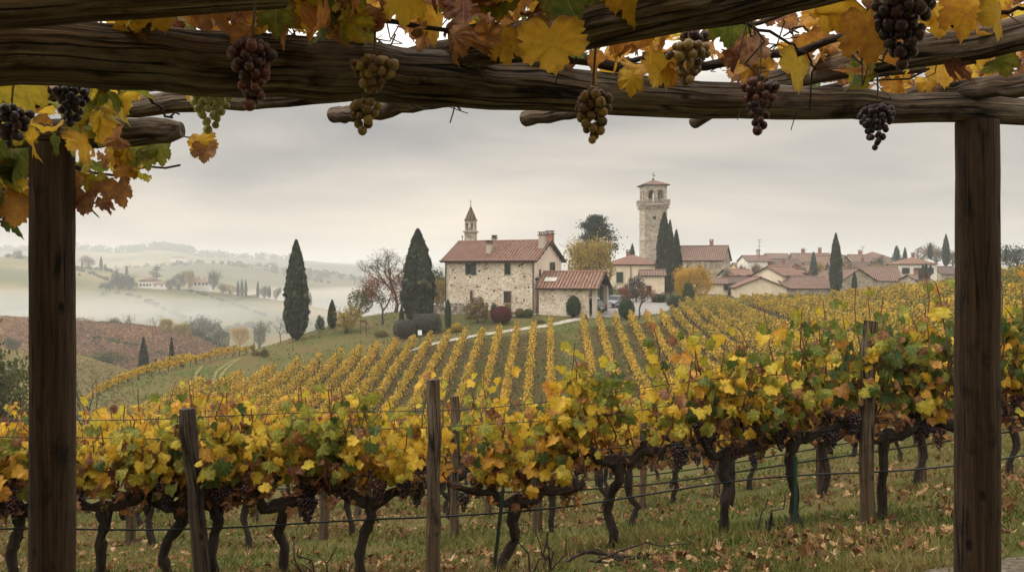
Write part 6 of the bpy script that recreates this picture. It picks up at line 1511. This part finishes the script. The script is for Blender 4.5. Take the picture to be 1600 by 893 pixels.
# ------------------------------------------------------------------ grass and fallen leaves
rng = np.random.default_rng(77)
n = 125000
D = 4.3 + 13 * rng.random(n) ** 1.9; px = rng.uniform(-250, 1900, n)
X = (px - CX) / F * D; keep = vnoise(X, D, 1.4, 3) * .6 + vnoise(X, D, 5, 5) * .4 > rng.uniform(.18, .62, n)
edge = np.interp(px, [1180, 1300, 1380, 1460, 1500, 1560, 1620, 1750], [4.35, 4.6, 4.62, 4.86, 4.9, 5.05, 5.0, 5.2]); keep &= ~((px > 1180) & (D < edge + .12 * rng.normal(size=n)))
X, D = X[keep], D[keep]; n = len(X); Z = zg(X, D)
a = rng.uniform(0, 2 * pi, n); hgt = rng.uniform(.03, .085, n) * (.6 + .9 * vnoise(X, D, 2.0, 6)); wd = rng.uniform(.003, .006, n) * (1 + D / 9)
lean = rng.normal(size=(n, 2)) * .6
b0 = np.c_[X - np.cos(a) * wd, D - np.sin(a) * wd, Z - .01]; b1 = np.c_[X + np.cos(a) * wd, D + np.sin(a) * wd, Z - .01]
tip = np.c_[X + lean[:, 0] * hgt, D + lean[:, 1] * hgt, Z + hgt]
V = np.stack([b0, b1, tip], 1); A = np.zeros((n, 3, 3)); A[..., 2] = np.clip(.5 + .8 * (vnoise(X, D, .9, 9) - .5) + rng.normal(size=n) * .2, 0, 1)[:, None]
M['grass'] = leaf_mat('grass blade', [(0.0, (0.06, 0.085, 0.016)), (0.4, (0.13, 0.14, 0.028)), (0.7, (0.21, 0.18, 0.05)), (1.0, (0.26, 0.18, 0.08))], .2, False, .7, False)
m = MB(); m.add(V.reshape(-1, 3), np.arange(3 * n).reshape(n, 3), A.reshape(-1, 3))
tag(m.build('grass', M['grass']), 'short autumn grass between the vines', kind='stuff')
M['fallen'] = leaf_mat('fallen leaf', [(0.0, (0.10, 0.05, 0.025)), (0.4, (0.24, 0.12, 0.05)), (0.7, (0.42, 0.26, 0.12)), (1.0, (0.52, 0.36, 0.20))], .1, True, .8, True)
n = 17000; D = 4.1 + 14 * rng.random(n) ** 1.5; px = rng.uniform(-250, 1900, n); X = (px - CX) / F * D
keep = vnoise(X, D, .8, 13) * .65 + vnoise(X, D, 2.6, 14) * .35 > rng.uniform(.30, .74, n); X, D = X[keep], D[keep]; n = len(X)
m = MB(); leaves(m, np.c_[X, D, zg(X, D) + .025], np.c_[rng.normal(size=(n, 2)) * .45, np.ones(n)], rdir(n), rng.uniform(.025, .075, n), rng.random(n) ** 1.7, 1, 1.8)
tag(m.build('fallen_leaves', M['fallen']), 'brown fallen vine leaves scattered on the grass', kind='stuff')

# ------------------------------------------------------------------ the pergola
perg = empty('pergola', (0, 4.0, -1.7), 0, 'rustic log pergola framing the view with two thick round posts', 'pergola')
PO = np.array((0, 4.0, -1.7))
def log(name, pts, th, seg=20, rough=.05, bend=.004, mat='log', taper_end=False, n=18):
    """pts: (px, py, D) of the axis, th: thickness in photo pixels at those points"""
    q = np.array([P(*p) for p in pts]) - PO; r = np.array([t / 2 / F * p[2] for t, p in zip(th, pts)])
    t = np.linspace(0, len(pts) - 1, n); i = np.arange(len(pts))
    c = np.c_[[np.interp(t, i, q[:, k]) for k in range(3)]].T + rng.normal(size=(n, 3)) * bend; rr = np.interp(t, i, r) * (1 + .025 * rng.normal(size=n))
    if taper_end: rr[-1] *= .55; rr[-2] *= .9
    m = MB(); m.tube(c, rr, seg, rough=rough)
    return m.build(name, M[mat], perg)
def post(px, D, th, y_top):
    X = (px - CX) / F * D; z = (HY - y_top) / F * D; zb = z1(X, D) - .3; r = th / 2 / F * D; n = 22
    t = np.linspace(0, 1, n)[:, None]; p = np.array((X, D, zb)) + t * np.array((0, 0, z - zb)) + rng.normal(size=(n, 3)) * (.0012, .0012, 0) - PO
    m = MB(); m.tube(p, r * (1.03 - .05 * t[:, 0] + .003 * rng.normal(size=n)), 36, rough=.012, rl=.8)
    return m.build('post', M['post'], perg)
post(82, 4.0, 67, 226); post(1527, 4.0, 65, 190)
log('beam', [(-260, 60, 2.35), (0, 74, 2.6), (330, 96, 2.95), (640, 119, 3.25), (950, 146, 3.5), (1250, 163, 3.8), (1526, 173, 4.0), (1800, 178, 4.2)], [122, 106, 99, 87, 66, 52, 45, 42], 26, .05, .006, n=34)
log('cross_log', [(-300, 214, 3.95), (20, 210, 4.0), (160, 207, 4.0), (283, 205, 4.0)], [46, 46, 45, 40], 20, .04, .004, taper_end=True)
log('rafter', [(440, -16, 2.5), (0, 8, 2.1), (-200, 22, 1.9)][::-1], [80, 72, 60], 24, .03, .002, n=12)
log('rafter', [(596, 108, 3.62), (815, 64, 3.05), (1080, 6, 2.55), (1330, -50, 2.2)], [42, 64, 86, 100], 20)
log('rafter', [(1085, 190, 4.75), (1180, 132, 4.2), (1330, 100, 3.75), (1600, 52, 3.1), (1750, 20, 2.8)], [20, 30, 42, 56, 62], 18)
log('rafter', [(1424, 150, 4.3), (1600, 131, 3.7), (1800, 108, 3.2)], [30, 38, 46], 16)
log('rafter', [(520, 182, 4.5), (600, 170, 4.25), (760, 140, 3.8)], [24, 27, 32], 14)
log('rafter', [(820, 184, 4.6), (905, 170, 4.3), (1010, 140, 3.9)], [24, 28, 32], 14)
log('rafter', [(120, 172, 4.5), (300, 158, 4.35), (500, 146, 4.2), (700, 128, 4.0)], [32, 34, 34, 34], 16)
log('rafter', [(-150, 170, 4.1), (60, 150, 3.9), (180, 120, 3.5)], [34, 34, 34], 14)
# unseen logs carrying the added leaf roof over the camera and behind it
for x in (-2.1, -.7, .7, 2.1):
    m = MB(); m.tube(np.array([(x, 2.4, .86), (x * .98, -.5, .88), (x, -3.6, .86)]) - PO, .06, 12, rough=.04); m.build('rafter', M['log'], perg)
m = MB(); m.tube(np.array([(-2.6, -.6, .74), (2.6, -.6, .74)]) - PO, .075, 12, rough=.04); m.build('beam', M['log'], perg)
for x in (-2.2, 2.2):
    m = MB(); m.tube(np.array([(x, -.6, -1.9), (x, -.6, .68)]) - PO, .095, 16, rough=.02); m.build('post', M['post'], perg)
m = MB(); w0 = [P(470, 151, 4.0), P(560, 154, 4.0), P(640, 162, 4.0), P(660, 171, 4.0), P(672, 168, 4.0), P(700, 166, 4.0), P(722, 164, 4.0)]; m.tube(np.array(w0) - PO, .005, 5)
m.tube(np.array([P(711, 164, 4.0), P(707, 180, 4.0), P(703, 192, 4.0)]) - PO, .003, 4); m.tube(np.array([P(712, 164, 4.0), P(720, 172, 4.0)]) - PO, .004, 4); m.build('tie_wire', M['wire'], perg)

# ------------------------------------------------------------------ the climbing vine of the pergola
rng = np.random.default_rng(55); random.seed(55)
cv = empty('climbing_vine', (0, 4.0, -1.7), 0, 'climbing grapevine in autumn colours sprawling over the pergola logs', 'grapevine')
cn = MB()
for pts, r in (([(430, -20, 2.7), (520, 20, 2.9), (610, 32, 3.0), (680, 50, 3.05), (770, 42, 3.0)], .012), ([(520, 60, 3.2), (600, 25, 3.0), (690, -20, 2.8)], .008), ([(820, 80, 3.3), (960, 105, 3.5), (1080, 104, 3.6), (1210, 88, 3.5), (1345, 52, 3.2)], .024),
               ([(960, 110, 3.6), (1040, 84, 3.6), (1170, 40, 3.4), (1260, 6, 3.1), (1340, 14, 3.0), (1420, 10, 2.8)], .011), ([(1240, 150, 4.2), (1330, 125, 4.1), (1450, 108, 4.1), (1560, 92, 4.0), (1650, 90, 4.0)], .016), ([(1180, 130, 4.1), (1300, 112, 4.0), (1420, 104, 3.9)], .010),
               ([(-60, 130, 3.6), (60, 140, 3.7), (170, 140, 3.8), (240, 130, 3.9), (330, 150, 3.9)], .020), ([(150, 175, 3.9), (175, 150, 3.9), (230, 140, 3.9)], .010), ([(-40, 236, 4.2), (60, 250, 4.2), (170, 275, 4.2), (215, 262, 4.2), (282, 256, 4.2)], .008), ([(215, 215, 4.1), (258, 212, 4.1), (300, 214, 4.1)], .005), ([(120, 262, 4.2), (150, 285, 4.2), (170, 300, 4.2)], .005),
               ([(220, 30, 2.5), (180, 10, 2.5), (150, -30, 2.5)], .01), ([(225, 50, 2.5), (260, 20, 2.55), (300, -10, 2.6)], .008), ([(1150, 30, 3.0), (1240, 70, 3.2), (1280, 110, 3.4)], .006), ([(1290, 60, 3.6), (1250, 40, 3.6), (1225, 55, 3.6)], .006), ([(1480, 40, 3.0), (1540, 24, 3.0), (1620, 10, 3.0)], .01), ([(230, 150, 3.9), (255, 175, 4.0), (262, 184, 4.0), (280, 178, 4.0)], .007)):
    q = np.array([P(*p) for p in pts]); t = np.linspace(0, len(q) - 1, 12); q = np.c_[[np.interp(t, np.arange(len(q)), q[:, k]) for k in range(3)]].T - PO + rng.normal(size=(12, 3)) * .007
    cn.tube(q, np.linspace(r, r * .6, 12), 8, rough=.1)
for i in range(95):
    px, py, d = rng.uniform(120, 1600), rng.uniform(-30, 110), rng.uniform(2.8, 4.0); q = P(px, py, d) - PO
    cn.tube(wander(q, q + rdir(1)[0] * .28, 5, .03), np.linspace(.004, .0018, 5), 5)
cn.build('cane', M['bark'], cv)
lf = MB()
def scatter(n, pxr, pyr, dr, sz, hue_c, hue_s, greens=.15, reds=.2, facing=.5):
    px = rng.uniform(*pxr, n); py = rng.uniform(*pyr, n); d = rng.uniform(*dr, n)
    pos = np.array([P(a, b, c) for a, b, c in zip(px, py, d)]) - PO
    nr = np.c_[rng.normal(size=n) * .6, -rng.uniform(.2, 1, n) * facing * np.where(rng.random(n) < .5, 1, -1), rng.uniform(-.2, 1, n)]
    tp = np.c_[rng.normal(size=n) * .6, rng.normal(size=n) * .4, -rng.uniform(.3, 1, n)]
    h = np.clip(rng.normal(hue_c, hue_s, n), 0, 1); k = rng.random(n); h[k < greens] = rng.uniform(.1, .42, (k < greens).sum()); h[k > 1 - reds] = rng.uniform(.78, 1, (k > 1 - reds).sum())
    sz_ = rng.uniform(*sz, n); dry = h > .74
    leaves(lf, pos[~dry], nr[~dry], tp[~dry], sz_[~dry], h[~dry], 2, 1.3); leaves(lf, pos[dry], nr[dry], tp[dry], sz_[dry] * .9, h[dry], 2, 2.6)
scatter(125, (180, 560), (-50, 50), (2.7, 3.7), (.065, .125), .68, .12, .12, .34)
scatter(115, (500, 860), (-50, 50), (2.7, 3.8), (.065, .125), .72, .12, .12, .42)
scatter(60, (860, 1060), (-30, 110), (3.1, 4.0), (.07, .12), .70, .12)
scatter(150, (1020, 1640), (-40, 112), (3.2, 4.6), (.07, .13), .74, .11, .13, .38)
scatter(55, (1150, 1640), (90, 145), (4.1, 5.0), (.07, .12), .70, .12, .1, .35)
scatter(66, (-60, 200), (118, 215), (3.4, 4.2), (.08, .14), .47, .14, .3, .2)
scatter(40, (-60, 50), (200, 335), (4.05, 4.5), (.08, .13), .45, .18, .35, .35)
scatter(20, (118, 225), (232, 272), (4.05, 4.4), (.06, .095), .48, .14, .4, .2)
scatter(9, (120, 190), (272, 325), (4.05, 4.3), (.06, .095), .78, .1, .15, .6)
def hero(px, py, size, D, hue, tx=0.0, tilt=.25, nx=0.0):
    s = .9 * size / F * D; p = P(px, py, D) - PO + np.array((0, 0, s * .45))
    leaves(lf, [p], [(nx, -1, tilt)], [(tx, 0, -1)], s, [hue], 2, .8)
for h in ((858, 82, 104, 2.5, .6, .1), (240, 22, 92, 2.4, .66, .35), (632, 8, 72, 2.6, .53), (432, 26, 70, 2.7, .22), (505, 10, 60, 2.8, .4), (562, 36, 62, 2.8, .9), (725, 20, 66, 2.9, .97), (872, 6, 92, 2.7, .16, .4), (780, 12, 70, 2.8, .3), (985, -4, 86, 2.6, .62, .1), (965, 2, 60, 2.7, .55),
          (1352, 58, 96, 2.5, .76, .1), (1246, 118, 74, 2.9, .5, -.5, .1, .7), (1558, 34, 76, 2.6, .52, -.2, .1, .8), (1505, 22, 84, 2.9, .72), (1462, 35, 66, 3.0, .6), (312, 228, 46, 3.6, .66, .3), (322, 240, 40, 3.6, .88), (40, 148, 92, 3.2, .42), (986, 128, 50, 3.2, .56), (1168, 82, 66, 3.4, .93), (1140, 40, 70, 3.3, .2), (1290, 20, 80, 3.1, .62),
          (253, 240, 42, 4.1, .28), (214, 245, 46, 4.1, .3), (184, 302, 48, 4.05, .86, .2), (150, 290, 42, 4.1, .4), (134, 318, 46, 4.05, .93), (232, 250, 38, 4.1, .32), (196, 270, 36, 4.1, .8), (30, 328, 66, 4.1, .8), (20, 262, 76, 4.1, .2), (180, 244, 42, 4.1, .78), (1470, 115, 60, 4.0, .68), (1545, 105, 56, 4.0, .6), (1500, 120, 50, 4.2, .54), (310, 148, 40, 3.7, .72), (1395, 140, 44, 4.1, .76), (1040, 30, 60, 3.2, .66), (1100, 20, 64, 3.2, .7)): hero(*h)
# mostly unseen leaf roof overhead and behind the camera, thickened to darken the pergola
n = 3600; pos = np.c_[rng.uniform(-3.6, 3.6, n), rng.uniform(-3.6, 3.0, n), rng.uniform(.86, 1.15, n)] - PO
leaves(lf, pos, np.c_[rng.normal(size=(n, 2)) * .4, np.ones(n)], rdir(n) * (1, 1, .3), rng.uniform(.13, .20, n), np.clip(rng.normal(.6, .15, n), 0, 1), 1, 1.0)
n = 1300; pos = np.c_[rng.uniform(-4.6, -2.6, n), rng.uniform(2.4, 4.9, n), rng.uniform(.35, 1.15, n)] - PO  # leaf cluster mostly out of view, added to block sun from the left
leaves(lf, pos, rdir(n) + (-.5, 0, .5), rdir(n) * .5 - (0, 0, 1), rng.uniform(.12, .19, n), np.clip(rng.normal(.55, .18, n), 0, 1), 1, 1.2)
lf.build('foliage', M['vine_leaf'], cv)

# hanging bunches
def hang(px, yt, yb, w, D, kind, br_px, label):
    s = D / F; top = P(px, yt, D)
    r = empty('grape_bunch', top, 0, label, 'grapes', 'grape bunches hanging from the pergola')
    m = MB(); bunch(m, np.zeros(3), (yb - yt) * s, w * s, br_px * s, 2, .22); m.build('berries', M[kind], r)
    m = MB(); m.tube([(random.uniform(-.02, .02), .02, random.uniform(.08, .14)), (.004, 0, .04), (0, 0, -.02)], [.004, .0035, .003], 5)
    for i in range(5): m.tube([(0, 0, -(yb - yt) * s * .1 * i), rdir(1)[0] * (w * s * .25) + (0, 0, -(yb - yt) * s * .1 * i)], .0022, 4)
    m.build('stalk', M['stalk'], r)
hang(394, 52, 178, 78, 2.25, 'grape_red', 9.5, 'dark red grape bunch hanging large in front of the thick beam')
hang(18, 158, 238, 64, 3.1, 'grape_dark', 8, 'blackish grape bunch at the left edge above the left post')
hang(112, 122, 204, 60, 3.0, 'grape_dark', 7.5, 'dark grape bunch hanging over the short log end above the left post')
hang(328, 134, 210, 66, 3.2, 'grape_green', 7.0, 'pale green grape bunch below the thick beam above a brown leaf')
hang(584, 84, 152, 80, 2.75, 'grape_gold', 8.2, 'golden brown grape bunch in front of the beam, upper one of the pair')
hang(570, 150, 213, 58, 2.8, 'grape_gold', 7.8, 'golden brown grape bunch hanging below the beam, lower one of the pair')
hang(926, 134, 236, 64, 2.9, 'grape_gold', 8.0, 'long tawny grape bunch hanging below the middle of the beam')
hang(1075, 62, 136, 74, 3.1, 'grape_gold', 7.8, 'brownish gold grape bunch resting above the beam under dark leaves')
hang(1187, 114, 212, 62, 3.3, 'grape_red', 7.6, 'dark red grape bunch hanging below the beam right of the church tower')
hang(1370, 158, 237, 56, 3.4, 'grape_dark', 6.0, 'small black grape bunch hanging below the beam near the right post')
hang(1410, -14, 112, 96, 2.4, 'grape_dark', 10.5, 'big black grape bunch at the top edge beside an orange leaf')
hang(1085, 45, 82, 46, 3.2, 'grape_dark', 7.2, 'small dark grape cluster just above the brownish gold bunch')

# ------------------------------------------------------------------ air
def volume_mat(name, dens, colr, anis):
    m = bpy.data.materials.new(name); m.use_nodes = True; t = m.node_tree; t.nodes.clear()
    o = t.nodes.new('ShaderNodeOutputMaterial'); v = t.nodes.new('ShaderNodeVolumePrincipled')
    v.inputs['Density'].default_value = dens; v.inputs['Color'].default_value = (*colr, 1); v.inputs['Anisotropy'].default_value = anis
    t.links.new(v.outputs[0], o.inputs['Volume']); return m
def fog(px, py, D, ax, ay, az, dens, seed, label):
    v, f = ICO[2]
    import bmesh
    b = bmesh.new(); bmesh.ops.create_icosphere(b, subdivisions=4, radius=1.0); v = np.array([x.co[:] for x in b.verts]); f = np.array([[q.index for q in x.verts] for x in b.faces]); b.free()
    k = .78 + .44 * vnoise(v[:, 0] * 2.3 + 9, v[:, 1] * 2.3 + v[:, 2] * 1.5, 1.0, seed)
    v = v * np.c_[k, k, k * (.7 + .6 * vnoise(v[:, 0] * 4, v[:, 1] * 4, 1.0, seed + 3))] * (ax, ay, az)
    m = MB(); m.add(v, f, smooth=True)
    return tag(m.build('fog', volume_mat('mist', dens, (.97, .97, .98), .2), None, P(px, py, D)), label, kind='stuff')
FOGS = [(60, 476, 560, 130, 60, 9, 0.00196, 1, 'wisp of mist under the villas at the left'), (190, 484, 500, 110, 60, 9, 0.00186, 2, 'wisp of mist on the valley floor under the larger villa'), (300, 492, 520, 100, 60, 9, 0.00174, 3, 'wisp of mist on the slope under the long villa'), (420, 503, 500, 90, 60, 8, 0.00164, 5, 'thin wisp of mist low on the spur'),
        (120, 500, 430, 90, 40, 6, 0.00218, 7, 'low wisp of mist behind the russet slope'), (560, 470, 900, 170, 110, 13, 0.00273, 4, 'mist filling the valley behind the lone cypress'), (470, 505, 760, 120, 90, 13, 0.00218, 9, 'mist lying behind the slim cypresses of the spur'), (-120, 480, 500, 120, 70, 12, 0.00218, 6, 'mist at the far left of the valley')]
for q in FOGS: fog(*q)
m = MB(); m.box((0, 3150, -14), (9000, 6600, 150))
hz = m.build('haze', volume_mat('haze', HAZE_D, (.96, .97, .975), .25), None); tag(hz, 'autumn haze thickening with distance', kind='stuff')
